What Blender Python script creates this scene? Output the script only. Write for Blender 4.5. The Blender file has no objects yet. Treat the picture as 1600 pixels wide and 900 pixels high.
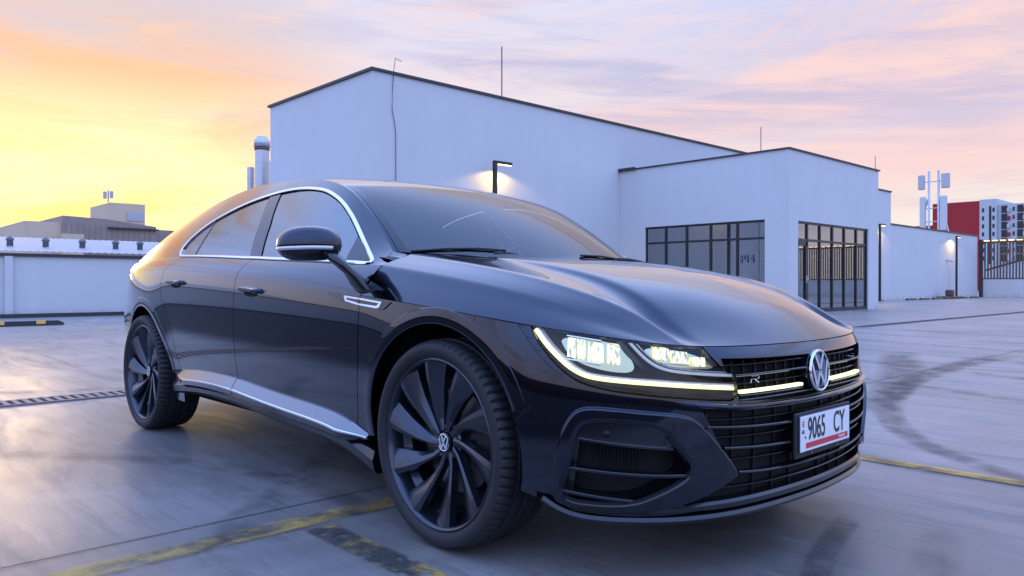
import bpy, math, random
import numpy as np
from mathutils import Matrix, Vector
random.seed(7); rng = np.random.RandomState(7)
sc = bpy.context.scene
COL = sc.collection
R = math.radians
# ------------------------------------------------------------------ camera
CAM = (1.97837, -2.41776, 0.85578); YAW = 2.386235; PITCH = -0.00408; FPX = 1197.844
cd = bpy.data.cameras.new('camera'); co = bpy.data.objects.new('camera', cd); COL.objects.link(co)
cd.sensor_width = 36; cd.lens = FPX/1600*36; cd.clip_end = 3000; cd.clip_start = .05
co.location = CAM; co.rotation_euler = (math.pi/2+PITCH, 0, YAW-math.pi/2)
sc.camera = co
sc.view_settings.view_transform = 'Standard'; sc.view_settings.look = 'None'
sc.view_settings.gamma = 1; sc.view_settings.exposure = 0.0; sc.view_settings.use_curve_mapping = False
# ------------------------------------------------------------------ world: dusk sky
SUN_AZ = R(172.0); SUN_EL = R(4.0)
W = bpy.data.worlds.new('World'); sc.world = W; W.use_nodes = True
nt = W.node_tree; nt.nodes.clear()
class NT:
    """tiny node helper"""
    def __init__(s, t): s.t = t
    def n(s, typ, **kw):
        q = s.t.nodes.new(typ)
        for k, v in kw.items(): setattr(q, k, v)
        return q
    def link(s, a, b): s.t.links.new(a, b)
    def sock(s, node, i, v):
        if v is None: return
        if hasattr(v, 'links') or hasattr(v, 'is_linked'): s.link(v, node.inputs[i])
        else: node.inputs[i].default_value = v
    def math(s, op, a, b=None, c=None, clamp=False):
        q = s.n('ShaderNodeMath', operation=op, use_clamp=clamp); s.sock(q, 0, a); s.sock(q, 1, b); s.sock(q, 2, c); return q.outputs[0]
    def vmath(s, op, a, b=None, out=0):
        q = s.n('ShaderNodeVectorMath', operation=op); s.sock(q, 0, a); s.sock(q, 1, b); return q.outputs[out]
    def mix(s, f, a, b, blend='MIX'):
        q = s.n('ShaderNodeMix', data_type='RGBA', blend_type=blend); q.clamp_factor = True
        s.sock(q, 0, f); s.sock(q, 6, a); s.sock(q, 7, b); return q.outputs[2]
    def mixf(s, f, a, b):
        q = s.n('ShaderNodeMix', data_type='FLOAT'); s.sock(q, 0, f); s.sock(q, 2, a); s.sock(q, 3, b); return q.outputs[0]
    def ramp(s, f, stops, interp='LINEAR'):
        q = s.n('ShaderNodeValToRGB'); e = q.color_ramp.elements; q.color_ramp.interpolation = interp
        while len(e) < len(stops): e.new(.5)
        for k, (p, c) in zip(e, stops): k.position = p; k.color = (c, c, c, 1) if isinstance(c, (int, float)) else (*c, 1)
        s.sock(q, 0, f); return q.outputs[0]
    def noise(s, vec, scale, detail=4, rough=.5, dist=0, w=None):
        q = s.n('ShaderNodeTexNoise'); s.sock(q, 'Vector', vec); q.inputs['Scale'].default_value = scale
        q.inputs['Detail'].default_value = detail; q.inputs['Roughness'].default_value = rough; q.inputs['Distortion'].default_value = dist
        return q.outputs['Fac']
    def smooth(s, x, a, b):
        q = s.n('ShaderNodeMapRange', interpolation_type='SMOOTHSTEP'); s.sock(q, 0, x); q.inputs[1].default_value = a; q.inputs[2].default_value = b
        return q.outputs[0]
def build_sky():
    k = NT(nt)
    tc = k.n('ShaderNodeTexCoord').outputs['Generated']
    d = k.vmath('NORMALIZE', tc)
    sep = k.n('ShaderNodeSeparateXYZ'); k.link(d, sep.inputs[0])
    el = sep.outputs['Z']
    flat = k.n('ShaderNodeCombineXYZ'); k.link(sep.outputs['X'], flat.inputs[0]); k.link(sep.outputs['Y'], flat.inputs[1])
    az = k.vmath('DOT_PRODUCT', k.vmath('NORMALIZE', flat.outputs[0]), (math.cos(SUN_AZ), math.sin(SUN_AZ), 0), out='Value')
    warm = k.ramp(el, [(0, (1.35,.98,.30)), (.06, (1.42,1.18,.44)), (.14, (1.35,1.16,.66)), (.195, (1.12,.86,.50)), (.245, (1.02,.58,.34)), (.29, (.80,.60,.58)), (.36, (.66,.65,.80)), (.46, (1.0,1.10,1.58)), (.60, (.92,1.22,2.25)), (1, (.78,1.28,2.80))])
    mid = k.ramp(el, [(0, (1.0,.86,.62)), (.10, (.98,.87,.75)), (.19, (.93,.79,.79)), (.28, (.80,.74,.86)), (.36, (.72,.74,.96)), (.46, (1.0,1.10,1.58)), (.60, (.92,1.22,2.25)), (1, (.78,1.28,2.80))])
    cool = k.ramp(el, [(0, (.97,.86,.70)), (.08, (.93,.85,.80)), (.14, (.93,.72,.70)), (.20, (.80,.66,.76)), (.28, (.64,.62,.82)), (.36, (.62,.66,.95)), (.46, (.95,1.06,1.58)), (.60, (.92,1.22,2.25)), (1, (.78,1.28,2.80))])
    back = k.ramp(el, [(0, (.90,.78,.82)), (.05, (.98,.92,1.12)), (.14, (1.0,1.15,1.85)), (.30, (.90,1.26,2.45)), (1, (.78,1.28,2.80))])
    f1 = k.smooth(az, .885, .99); f3 = k.smooth(az, .45, .90); f2 = k.smooth(az, -.55, .25)
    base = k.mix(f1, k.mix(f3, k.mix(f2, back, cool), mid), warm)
    ang = k.math('ARCTAN2', k.vmath('DOT_PRODUCT', d, (-math.sin(SUN_AZ), math.cos(SUN_AZ), 0), out='Value'), k.vmath('DOT_PRODUCT', d, (math.cos(SUN_AZ), math.sin(SUN_AZ), 0), out='Value'))
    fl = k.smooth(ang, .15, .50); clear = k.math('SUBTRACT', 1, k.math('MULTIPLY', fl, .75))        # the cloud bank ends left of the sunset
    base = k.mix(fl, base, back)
    # long flat cloud streaks, laid out by bearing and height
    def streak(sx, sz, slope, ox, scale, detail, rough, dist):
        u = k.math('MULTIPLY', ang, sx); v = k.math('ADD', k.math('MULTIPLY', el, sz), k.math('MULTIPLY', ang, slope))
        c = k.n('ShaderNodeCombineXYZ'); k.link(u, c.inputs[0]); k.link(v, c.inputs[1]); c.inputs[2].default_value = ox
        return k.noise(c.outputs[0], scale, detail, rough, dist)
    n1 = streak(1.7, 10.0, 1.0, 3.7, 1.15, 9, .60, .6); n2 = streak(1.3, 12.0, -.8, 9.1, 1.5, 9, .63, .5); n3 = streak(2.6, 20.0, .9, 1.3, 1.0, 7, .6, .3)
    up = k.smooth(el, .03, .13); hi = k.math('MULTIPLY', k.math('SUBTRACT', 1, k.smooth(el, .32, .55)), clear)
    c1 = k.math('MULTIPLY', k.math('MULTIPLY', k.smooth(n1, .42, .60), up), hi)
    pink = k.mix(f1, k.mix(f2, (.86,.80,1.05,1), (.98,.69,.67,1)), k.mix(k.smooth(el, .13, .22), (1.25,1.05,.52,1), (1.12,.50,.22,1)))
    pink = k.mix(k.math('MULTIPLY', f3, k.math('SUBTRACT', 1, f1)), pink, (1.0,.70,.64,1))
    s1 = k.mix(k.math('MULTIPLY', c1, .95), base, pink)
    c2 = k.math('MULTIPLY', k.math('MULTIPLY', k.smooth(n2, .47, .64), k.smooth(el, .10, .26)), hi)
    lav = k.mix(f1, k.mix(f2, (.62,.72,1.12,1), (.50,.50,.74,1)), (.74,.62,.66,1))
    s2 = k.mix(k.math('MULTIPLY', c2, .80), s1, lav)
    c3 = k.math('MULTIPLY', k.math('MULTIPLY', k.smooth(n3, .52, .66), k.smooth(el, .01, .06)), k.math('SUBTRACT', 1, k.smooth(el, .12, .24)))
    s2 = k.mix(k.math('MULTIPLY', c3, .60), s2, k.mix(f1, (.60,.52,.72,1), (1.05,.66,.16,1)))
    n4 = streak(4.2, 34.0, 2.2, 5.9, 1.0, 8, .62, .5); n5 = streak(3.0, 26.0, -1.2, 2.2, 1.0, 8, .6, .4)
    wis = k.math('MULTIPLY', k.smooth(n4, .50, .68), k.math('MULTIPLY', hi, k.smooth(el, .08, .18))); s2 = k.mix(k.math('MULTIPLY', wis, .40), s2, k.mix(f1, k.mix(f3, (.95,.70,.72,1), (.98,.82,.82,1)), (1.15,.66,.36,1)))
    wi2 = k.math('MULTIPLY', k.smooth(n5, .52, .70), k.math('MULTIPLY', hi, k.smooth(el, .12, .24))); s2 = k.mix(k.math('MULTIPLY', wi2, .40), s2, k.mix(f1, (.52,.53,.78,1), (.70,.62,.70,1)))
    # nishita air glow of the low sun under it all
    sky = k.n('ShaderNodeTexSky', sky_type='NISHITA'); sky.sun_disc = False; sky.sun_elevation = SUN_EL; sky.sun_rotation = math.pi/2-SUN_AZ; sky.altitude = 400
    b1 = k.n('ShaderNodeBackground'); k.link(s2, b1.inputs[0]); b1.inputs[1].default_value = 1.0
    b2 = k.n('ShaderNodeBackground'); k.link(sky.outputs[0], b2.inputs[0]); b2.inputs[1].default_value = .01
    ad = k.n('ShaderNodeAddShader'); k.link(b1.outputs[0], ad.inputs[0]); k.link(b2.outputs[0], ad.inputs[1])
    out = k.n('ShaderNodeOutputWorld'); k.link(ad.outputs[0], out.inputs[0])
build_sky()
sl = bpy.data.lights.new('sun', 'SUN'); so = bpy.data.objects.new('sun', sl); COL.objects.link(so)
sl.energy = .55; sl.angle = R(12); sl.color = (1, .66, .32)
so.rotation_euler = Vector((math.cos(SUN_AZ)*math.cos(SUN_EL), math.sin(SUN_AZ)*math.cos(SUN_EL), math.sin(SUN_EL))).to_track_quat('Z', 'Y').to_euler()
# ------------------------------------------------------------------ helpers
def tag(o, label=None, cat=None, group=None, kind=None):
    if label: o['label'] = label
    if cat: o['category'] = cat
    if group: o['group'] = group
    if kind: o['kind'] = kind
    return o
def empty(name, loc=(0,0,0), parent=None):
    o = bpy.data.objects.new(name, None); COL.objects.link(o); o.location = loc; o.empty_display_size = .1
    if parent: o.parent = parent
    return o
def mobj(name, V, F, mat, parent=None, smooth=False, N=None, loc=None, rotz=0):
    m = bpy.data.meshes.new(name); m.from_pydata(np.asarray(V, float).tolist(), [], [tuple(int(i) for i in f) for f in F]); m.update()
    if smooth: m.shade_smooth()
    if N is not None: m.normals_split_custom_set_from_vertices(np.asarray(N, float).tolist())
    if isinstance(mat, (list, tuple)):
        for q in mat: m.materials.append(q)
    else: m.materials.append(mat)
    o = bpy.data.objects.new(name, m); COL.objects.link(o)
    if parent: o.parent = parent
    if loc is not None: o.location = loc
    if rotz: o.rotation_euler[2] = rotz
    return o
class MB:
    def __init__(s): s.v = []; s.f = []
    def add(s, V, F):
        b = len(s.v); s.v += [tuple(map(float, q)) for q in V]; s.f += [tuple(i+b for i in q) for q in F]; return s
    def box(s, x0, x1, y0, y1, z0, z1):
        return s.add([(x0,y0,z0),(x1,y0,z0),(x1,y1,z0),(x0,y1,z0),(x0,y0,z1),(x1,y0,z1),(x1,y1,z1),(x0,y1,z1)],
                     [(0,3,2,1),(4,5,6,7),(0,1,5,4),(1,2,6,5),(2,3,7,6),(3,0,4,7)])
    def bbox(s, x0, x1, y0, y1, z0, z1, b=.01):
        """box with chamfered vertical and horizontal edges"""
        b = min(b, abs(x1-x0)*.45, abs(y1-y0)*.45, abs(z1-z0)*.45)
        V = []; 
        for z, e in ((z0, b), (z0+b, 0), (z1-b, 0), (z1, b)):
            a = [(x0+b,y0+e),(x1-b,y0+e),(x1-e,y0+b),(x1-e,y1-b),(x1-b,y1-e),(x0+b,y1-e),(x0+e,y1-b),(x0+e,y0+b)]
            if e: a = [(x0+b,y0+b),(x1-b,y0+b),(x1-b,y0+b),(x1-b,y1-b),(x1-b,y1-b),(x0+b,y1-b),(x0+b,y1-b),(x0+b,y0+b)]
            V += [(p, q, z) for p, q in a]
        F = [(0,6,4,2) , (24,26,28,30)]
        for k in range(3):
            for i in range(8):
                j = (i+1) % 8; F.append((k*8+i, k*8+j, (k+1)*8+j, (k+1)*8+i))
        return s.add(V, F)
    def tube(s, pts, r, n=8, caps=True):
        pts = [Vector(p) for p in pts]; rr = r if isinstance(r, (list, tuple)) else [r]*len(pts); rings = []
        up = Vector((0,0,1))
        for i, p in enumerate(pts):
            t = (pts[min(i+1, len(pts)-1)]-pts[max(i-1, 0)]).normalized()
            a = t.cross(up); a = a.normalized() if a.length > 1e-3 else Vector((1,0,0)); b = t.cross(a).normalized()
            rings.append([p+a*(rr[i]*math.cos(2*math.pi*k/n))+b*(rr[i]*math.sin(2*math.pi*k/n)) for k in range(n)])
        V = [q for g in rings for q in g]; F = []
        for i in range(len(pts)-1):
            for k in range(n): F.append((i*n+k, i*n+(k+1) % n, (i+1)*n+(k+1) % n, (i+1)*n+k))
        if caps: F.append(tuple(range(n))[::-1]); F.append(tuple((len(pts)-1)*n+k for k in range(n)))
        return s.add(V, F)
    def build(s, name, mat, parent=None, smooth=False, loc=None): return mobj(name, s.v, s.f, mat, parent, smooth, None, loc)
def bevel(o, w, seg=2):
    m = o.modifiers.new('bevel', 'BEVEL'); m.width = w; m.segments = seg; m.limit_method = 'ANGLE'; m.angle_limit = R(40)
    return o
def grid_faces(nu, nv, wrapu=False):
    F = []
    for i in range(nu if wrapu else nu-1):
        k = (i+1) % nu
        for j in range(nv-1): F.append((i*nv+j, k*nv+j, k*nv+j+1, i*nv+j+1))
    return F
def text_mesh(txt, size, mat, M4, name, parent=None, sx=1., extr=.0006, align='LEFT', bold=0.0):
    c = bpy.data.curves.new('t', 'FONT'); c.body = txt; c.size = size; c.extrude = extr; c.align_x = align; c.offset = bold
    o = bpy.data.objects.new('t', c); COL.objects.link(o); dg = bpy.context.evaluated_depsgraph_get()
    me = bpy.data.meshes.new_from_object(o.evaluated_get(dg)); bpy.data.objects.remove(o); bpy.data.curves.remove(c)
    me.transform(M4 @ Matrix.Diagonal((sx, 1, 1, 1))); me.name = name; me.materials.clear(); me.materials.append(mat)
    q = bpy.data.objects.new(name, me); COL.objects.link(q)
    if parent: q.parent = parent
    return q
# ------------------------------------------------------------------ materials
def material(name):
    m = bpy.data.materials.new(name); m.use_nodes = True; return m, NT(m.node_tree), m.node_tree.nodes['Principled BSDF']
def simple(name, col, rough=.5, metal=0., spec=.5, coat=0., emit=None, es=1., bump=0., bscale=200., var=0., vscale=6.):
    m, k, b = material(name)
    b.inputs['Base Color'].default_value = (*col, 1); b.inputs['Roughness'].default_value = rough; b.inputs['Metallic'].default_value = metal
    b.inputs['Specular IOR Level'].default_value = spec; b.inputs['Coat Weight'].default_value = coat; b.inputs['Coat Roughness'].default_value = .03
    if emit: b.inputs['Emission Color'].default_value = (*emit, 1); b.inputs['Emission Strength'].default_value = es
    if var or bump: g = k.n('ShaderNodeTexCoord').outputs['Object']
    if var:
        n = k.noise(g, vscale, 6, .6); c = k.mix(n, tuple(x*(1-var) for x in col)+(1,), tuple(min(1, x*(1+var)) for x in col)+(1,)); k.link(c, b.inputs['Base Color'])
    if bump:
        n2 = k.noise(g, bscale, 4, .6); bp = k.n('ShaderNodeBump'); bp.inputs['Strength'].default_value = bump; bp.inputs['Distance'].default_value = .01; k.link(n2, bp.inputs['Height']); k.link(bp.outputs[0], b.inputs['Normal'])
    return m
def paint():
    m, k, b = material('car_paint')
    b.inputs['Base Color'].default_value = (.0016, .0066, .023, 1); b.inputs['Metallic'].default_value = 1; b.inputs['Roughness'].default_value = .14; b.inputs['Specular IOR Level'].default_value = .1
    b.inputs['Coat Weight'].default_value = 1; b.inputs['Coat IOR'].default_value = 1.56; b.inputs['Coat Roughness'].default_value = .015
    return m
def glass(name, tint, gloss_ior=1.5, base=0.):
    m, k, b = material(name); k.t.nodes.remove(b)
    tr = k.n('ShaderNodeBsdfTransparent'); tr.inputs[0].default_value = (*tint, 1)
    gl = k.n('ShaderNodeBsdfGlossy'); gl.inputs['Roughness'].default_value = .01
    fr = k.n('ShaderNodeFresnel'); fr.inputs[0].default_value = gloss_ior
    mx = k.n('ShaderNodeMixShader'); k.link(k.math('ADD', base, k.math('MULTIPLY', fr.outputs[0], 1-base)), mx.inputs[0]); k.link(tr.outputs[0], mx.inputs[1]); k.link(gl.outputs[0], mx.inputs[2])
    k.link(mx.outputs[0], k.t.nodes['Material Output'].inputs[0]); return m
M_PAINT = paint()
M_GLOSSBLACK = simple('gloss_black', (.004,.005,.008), .16, 0, .5, .25)
M_BLACK = simple('black_plastic', (.012,.012,.014), .5, 0, .4, 0, None, 1, .15, 700)
M_DARK = simple('dark_cavity', (.004,.004,.005), .8)
M_CHROME = simple('chrome', (.80,.81,.84), .10, 1.)
M_SATIN = simple('satin_alloy', (.045,.052,.070), .30, .85, .5, .35)
M_RUBBER = simple('tyre_rubber', (.016,.016,.018), .62, 0, .4, 0, None, 1, .12, 260, .35, 9)
M_STEEL = simple('brake_steel', (.22,.22,.23), .35, 1.)
M_GLASS = glass('window_glass', (.58,.68,.72), 1.6, .24)
M_WSGLASS = glass('windshield_glass', (.66,.76,.78), 1.5, .07)
M_LENS = glass('lamp_lens', (.93,.95,.95), 1.45)
M_DRL = simple('drl_light', (.9,.9,.7), .4, 0, .5, 0, (1.0,.98,.34), 1.4)
M_PALE_GLOW = simple('light_guide', (.85,.87,.92), .25, 0, .6, .3, (.80,.84,1.0), .12)  # pale trim given a faint glow; the upper guide and badge are unlit
M_LED = simple('lamp_led', (1,1,.9), .3, 0, .5, 0, (1.0,.95,.42), 1.5)
M_SILL = simple('sill_silver', (.19,.195,.215), .22, 1., .5, .4)
M_SEAT = simple('seat_fabric', (.035,.035,.04), .8)
M_REFL = simple('lamp_reflector', (.62,.62,.40), .22, 1.)
# ================================================================== the place
def plaster(name, col):
    m, k, b = material(name); g = k.n('ShaderNodeTexCoord').outputs['Object']
    mp = k.n('ShaderNodeMapping'); k.link(g, mp.inputs[0]); mp.inputs['Scale'].default_value = (1.2, 1.2, .12)
    streak = k.noise(mp.outputs[0], 1.6, 8, .65); blot = k.noise(g, .5, 5, .6)
    c = k.mix(k.smooth(streak, .35, .75), tuple(x*1.0 for x in col)+(1,), tuple(x*.965 for x in col)+(1,)); c = k.mix(k.math('MULTIPLY', k.smooth(blot, .45, .75), .25), c, tuple(x*.86 for x in col)+(1,))
    sp = k.n('ShaderNodeSeparateXYZ'); k.link(k.n('ShaderNodeNewGeometry').outputs['Position'], sp.inputs[0])
    low = k.math('MULTIPLY', k.math('SUBTRACT', 1, k.smooth(sp.outputs['Z'], .02, .30)), k.smooth(k.noise(g, 2.5, 6, .7), .35, .7))
    c = k.mix(k.math('MULTIPLY', low, .55), c, (.30,.28,.26,1))          # splash dirt at the foot
    k.link(c, b.inputs['Base Color']); b.inputs['Roughness'].default_value = .85; b.inputs['Specular IOR Level'].default_value = .2
    n = k.noise(g, 60, 4, .6); bp = k.n('ShaderNodeBump'); bp.inputs['Strength'].default_value = .25; bp.inputs['Distance'].default_value = .01; k.link(n, bp.inputs['Height']); k.link(bp.outputs[0], b.inputs['Normal'])
    return m
M_PLASTER = plaster('white_plaster', (.60,.60,.59)); M_PLASTER2 = plaster('grey_plaster', (.50,.50,.50))
M_CAP = simple('roof_flashing', (.03,.03,.035), .5); M_FRAME = simple('dark_frame', (.018,.022,.03), .35, .2)
M_BROWN = simple('brown_cladding', (.13,.085,.06), .7, 0, .3, 0, None, 1, 0, 1, .3, 3); M_WARE = simple('glare_washed_cladding', (.30,.235,.20), .7, 0, .3, 0, None, 1, 0, 1, .2, 2); M_VENT = simple('weathered_vent', (.16,.15,.15), .7); M_SHEET = simple('metal_sheet', (.42,.43,.46), .45, .3, .5, 0, None, 1, 0, 1, .15, 2)  # warehouse brown lightened: the wash of glare is put into the colour
M_GALV = simple('galvanised', (.50,.52,.55), .38, .7, .5, 0, None, 1, 0, 1, .2, 3); M_RED = simple('red_render', (.36,.035,.035), .85, 0, .2, 0, None, 1, 0, 1, .12, .4); M_YEL = simple('yellow_paint', (.72,.36,.05), .6)
M_BLDGLASS = glass('building_glass', (.62,.74,.80), 1.7, .34)
M_LAMPLED = simple('street_led', (1,.9,.5), .4, 0, .5, 0, (1.0,.78,.22), 7.0)
def concrete():
    m, k, b = material('concrete'); pos = k.n('ShaderNodeNewGeometry').outputs['Position']
    big = k.noise(pos, .55, 8, .62, .4); med = k.noise(pos, 2.6, 8, .66, .8); fine = k.noise(pos, 38, 6, .65)
    mp = k.n('ShaderNodeMapping'); k.link(pos, mp.inputs[0]); mp.inputs['Rotation'].default_value = (0,0,R(24)); mp.inputs['Scale'].default_value = (.35, 2.4, 1)
    st = k.noise(mp.outputs[0], 1.5, 9, .68, 1.2)
    mp2 = k.n('ShaderNodeMapping'); k.link(pos, mp2.inputs[0]); mp2.inputs['Rotation'].default_value = (0,0,R(-38)); mp2.inputs['Scale'].default_value = (.5, 3.5, 1)
    st2 = k.noise(mp2.outputs[0], 2.1, 8, .7, .6)
    # ground near the camera darker: stains, plus local shade put into the colour
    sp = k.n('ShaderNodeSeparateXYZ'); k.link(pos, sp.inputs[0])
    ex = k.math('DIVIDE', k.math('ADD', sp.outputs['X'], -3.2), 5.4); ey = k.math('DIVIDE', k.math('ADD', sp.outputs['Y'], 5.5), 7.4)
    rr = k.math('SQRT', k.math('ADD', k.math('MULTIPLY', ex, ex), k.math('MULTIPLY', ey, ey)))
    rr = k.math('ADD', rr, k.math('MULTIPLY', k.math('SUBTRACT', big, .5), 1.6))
    stain_shade = k.math('SUBTRACT', 1, k.smooth(rr, .55, 1.25))  # reaches behind the camera to darken what the paint reflects
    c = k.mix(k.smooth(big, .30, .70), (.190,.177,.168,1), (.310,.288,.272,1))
    c = k.mix(k.math('MULTIPLY', stain_shade, .80), c, (.106,.098,.092,1))
    dark_strip = k.math('SUBTRACT', 1, k.smooth(k.math('ADD', sp.outputs['Y'], k.math('MULTIPLY', k.math('SUBTRACT', big, .5), .5)), -2.75, -2.0)); c = k.mix(k.math('MULTIPLY', dark_strip, .95), c, (.045,.044,.046,1))   # added dark ground, out of view, that darkens the paint's reflections
    c = k.mix(k.math('MULTIPLY', k.smooth(st, .50, .72), .70), c, (.092,.084,.080,1))
    c = k.mix(k.math('MULTIPLY', k.smooth(st2, .54, .74), .55), c, (.105,.095,.088,1))
    c = k.mix(k.math('MULTIPLY', k.smooth(med, .56, .76), .35), c, (.37,.33,.30,1))
    c = k.mix(k.math('MULTIPLY', k.smooth(fine, .45, .80), .32), c, (.085,.078,.072,1))
    mp3 = k.n('ShaderNodeMapping'); k.link(pos, mp3.inputs[0]); mp3.inputs['Rotation'].default_value = (0,0,R(33)); mp3.inputs['Scale'].default_value = (2.2, 26, 1)
    scr = k.noise(mp3.outputs[0], 1.0, 8, .72, .5); c = k.mix(k.math('MULTIPLY', k.smooth(scr, .50, .72), .55), c, (.08,.076,.074,1))
    mp4 = k.n('ShaderNodeMapping'); k.link(pos, mp4.inputs[0]); mp4.inputs['Rotation'].default_value = (0,0,R(-20)); mp4.inputs['Scale'].default_value = (1.5, 14, 1)
    scr2 = k.noise(mp4.outputs[0], 1.3, 8, .7, .8); c = k.mix(k.math('MULTIPLY', k.smooth(scr2, .55, .76), .35), c, (.44,.41,.39,1))
    grit = k.noise(pos, 160, 3, .6); c = k.mix(k.math('MULTIPLY', k.smooth(grit, .52, .70), .5), c, (.07,.066,.064,1))
    vo = k.n('ShaderNodeTexVoronoi', feature='DISTANCE_TO_EDGE'); vd = k.n('ShaderNodeVectorMath', operation='ADD'); k.link(pos, vd.inputs[0]); nz = k.n('ShaderNodeTexNoise'); k.link(pos, nz.inputs['Vector']); nz.inputs['Scale'].default_value = 1.8; nz.inputs['Detail'].default_value = 6
    k.link(k.vmath('SCALE', nz.outputs['Color'], None), vd.inputs[1]); vd.inputs[1].links[0].from_node.inputs['Scale'].default_value = .9
    k.link(vd.outputs[0], vo.inputs['Vector']); vo.inputs['Scale'].default_value = .33
    crack = k.math('MULTIPLY', k.math('SUBTRACT', 1, k.smooth(vo.outputs['Distance'], .0, .0035)), k.smooth(k.noise(pos, .8, 3, .5), .50, .58))
    c = k.mix(k.math('MULTIPLY', crack, .22), c, (.03,.03,.03,1))
    spots = k.smooth(k.noise(pos, 6.5, 3, .5), .74, .80); c = k.mix(k.math('MULTIPLY', spots, .5), c, (.05,.05,.05,1))
    k.link(c, b.inputs['Base Color'])
    k.link(k.mixf(dark_strip, k.math('ADD', .17, k.math('MULTIPLY', st, .42)), .9), b.inputs['Roughness']); k.link(k.mixf(dark_strip, .5, .15), b.inputs['Specular IOR Level']); b.inputs['IOR'].default_value = 1.65
    bp = k.n('ShaderNodeBump'); bp.inputs['Strength'].default_value = .16; bp.inputs['Distance'].default_value = .004; k.link(k.math('ADD', k.math('MULTIPLY', fine, .5), med), bp.inputs['Height']); k.link(bp.outputs[0], b.inputs['Normal'])
    return m
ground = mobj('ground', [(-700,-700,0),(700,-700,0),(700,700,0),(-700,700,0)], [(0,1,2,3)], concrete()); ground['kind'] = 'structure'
def marks_mat(name, col, a, scale, lo, hi, rough=.6, stretch=None, dark=None):
    """worn flat mark: paint or rubber that breaks up with noise and fades at its edges (attribute 'a')"""
    m, k, b = material(name); pos = k.n('ShaderNodeNewGeometry').outputs['Position']
    v = pos
    if stretch: mp = k.n('ShaderNodeMapping'); k.link(pos, mp.inputs[0]); mp.inputs['Scale'].default_value = stretch; v = mp.outputs[0]
    n = k.noise(v, scale, 9, .68, .3); at_ = k.n('ShaderNodeAttribute', attribute_name='a')
    f = k.math('MULTIPLY', k.math('MULTIPLY', k.smooth(n, lo, hi), a), at_.outputs['Fac'])
    if dark:
        d = k.smooth(k.noise(v, 3.2, 6, .6), *dark[:2]); k.link(k.mix(d, (*col, 1), (*dark[2], 1)), b.inputs['Base Color'])
    else: b.inputs['Base Color'].default_value = (*col, 1)
    b.inputs['Roughness'].default_value = rough
    tr = k.n('ShaderNodeBsdfTransparent'); mx = k.n('ShaderNodeMixShader'); k.link(f, mx.inputs[0]); k.link(tr.outputs[0], mx.inputs[1]); k.link(b.outputs[0], mx.inputs[2]); k.link(mx.outputs[0], k.t.nodes['Material Output'].inputs[0])
    return m
def ribbon(name, pts, width, mat, z, soft=.35, ends=.1, n=80, cols=7):
    p = np.array(pts, float); 
    d = np.r_[0, np.cumsum(np.linalg.norm(np.diff(p, axis=0), axis=1))]
    for _ in range(3 if len(p) > 2 else 0):
        q = np.empty((2*len(p), 2)); q[0] = p[0]; q[-1] = p[-1]; q[1:-1:2] = p[:-1]*.75+p[1:]*.25; q[2:-1:2] = p[:-1]*.25+p[1:]*.75; p = q
    d = np.r_[0, np.cumsum(np.linalg.norm(np.diff(p, axis=0), axis=1))]; t = np.linspace(0, d[-1], n); p = np.stack([np.interp(t, d, p[:, i]) for i in range(2)], 1)
    tg = np.gradient(p, axis=0); tg /= np.linalg.norm(tg, axis=1, keepdims=True); nm = np.c_[-tg[:, 1], tg[:, 0]]; V = []; A = []
    for i in range(n):
        w = width if np.isscalar(width) else np.interp(i/(n-1), np.linspace(0, 1, len(width)), width)
        e = min(1, t[i]/max(ends, 1e-6), (t[-1]-t[i])/max(ends, 1e-6)) if ends else 1
        for j in range(cols):
            u = -1+2*j/(cols-1); q = p[i]+nm[i]*w/2*u; V.append((q[0], q[1], z)); A.append(e*min(1, (1-abs(u))/max(soft, 1e-6)) if soft else e)
    o = mobj(name, V, [f[::-1] for f in grid_faces(n, cols)], mat, ground); at_ = o.data.attributes.new('a', 'FLOAT', 'POINT'); at_.data.foreach_set('value', np.array(A, np.float32)); return o
M_LINE = marks_mat('worn_yellow_line', (.43,.29,.075), .9, 7, .30, .62, .6, None, (.42,.60,(.06,.055,.05)))
M_LINE2 = marks_mat('scuffed_yellow_line', (.44,.295,.075), .95, 16, .34, .56, .6, None, (.40,.56,(.05,.047,.045)))
M_FAINT = marks_mat('faded_yellow_line', (.60,.40,.14), .8, 3.2, .53, .68)
M_SKID = marks_mat('tyre_mark_rubber', (.03,.03,.034), .55, 5, .25, .70, .45); M_SKID2 = marks_mat('tyre_mark_faint', (.035,.035,.04), .38, 4, .32, .70, .45)
M_JOINT = simple('joint_gap', (.05,.05,.055), .9)
ribbon('bay_line', [(-.545,-6), (-.545,1.42)], .145, M_LINE, .004, .12, .02, 160); ribbon('bay_line', [(-.545,1.42), (-.545,12)], .145, M_FAINT, .004, .12, .02, 120)
ribbon('bay_line', [(-.47,-1.065), (4.6,-1.065)], .125, M_LINE2, .004, .10, .02, 120); ribbon('bay_line', [(.25,1.435), (4.6,1.435)], .115, marks_mat('right_yellow_line', (.62,.36,.07), 1.0, 6, .30, .5, .6), .004, .12, .15, 90)
for yy in (3.95, 6.45, 8.95): ribbon('bay_line', [(-.45,yy), (4.6,yy)], .12, M_FAINT, .004, .12, .02, 60)
for yy in (2.05, 4.55, -.45): ribbon('bay_line', [(-18.2,yy), (-13.6,yy)], .12, marks_mat('far_yellow_line', (.60,.40,.14), .75, 3, .35, .6), .004, .1, .02, 40)
ribbon('floor_joint', [(-.755,-8), (-.755,10)], .007, M_JOINT, .003, 0, 0, 30, 2); 
for xx in (-9.5, 4.2): ribbon('floor_joint', [(xx,-30), (xx,45)], .012, M_JOINT, .003, 0, 0, 20, 2)
for yy in (-7., 6.3, 13., 20.5): ribbon('floor_joint', [(-21,yy), (14,yy)], .010, M_JOINT, .003, 0, 0, 20, 2)
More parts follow.
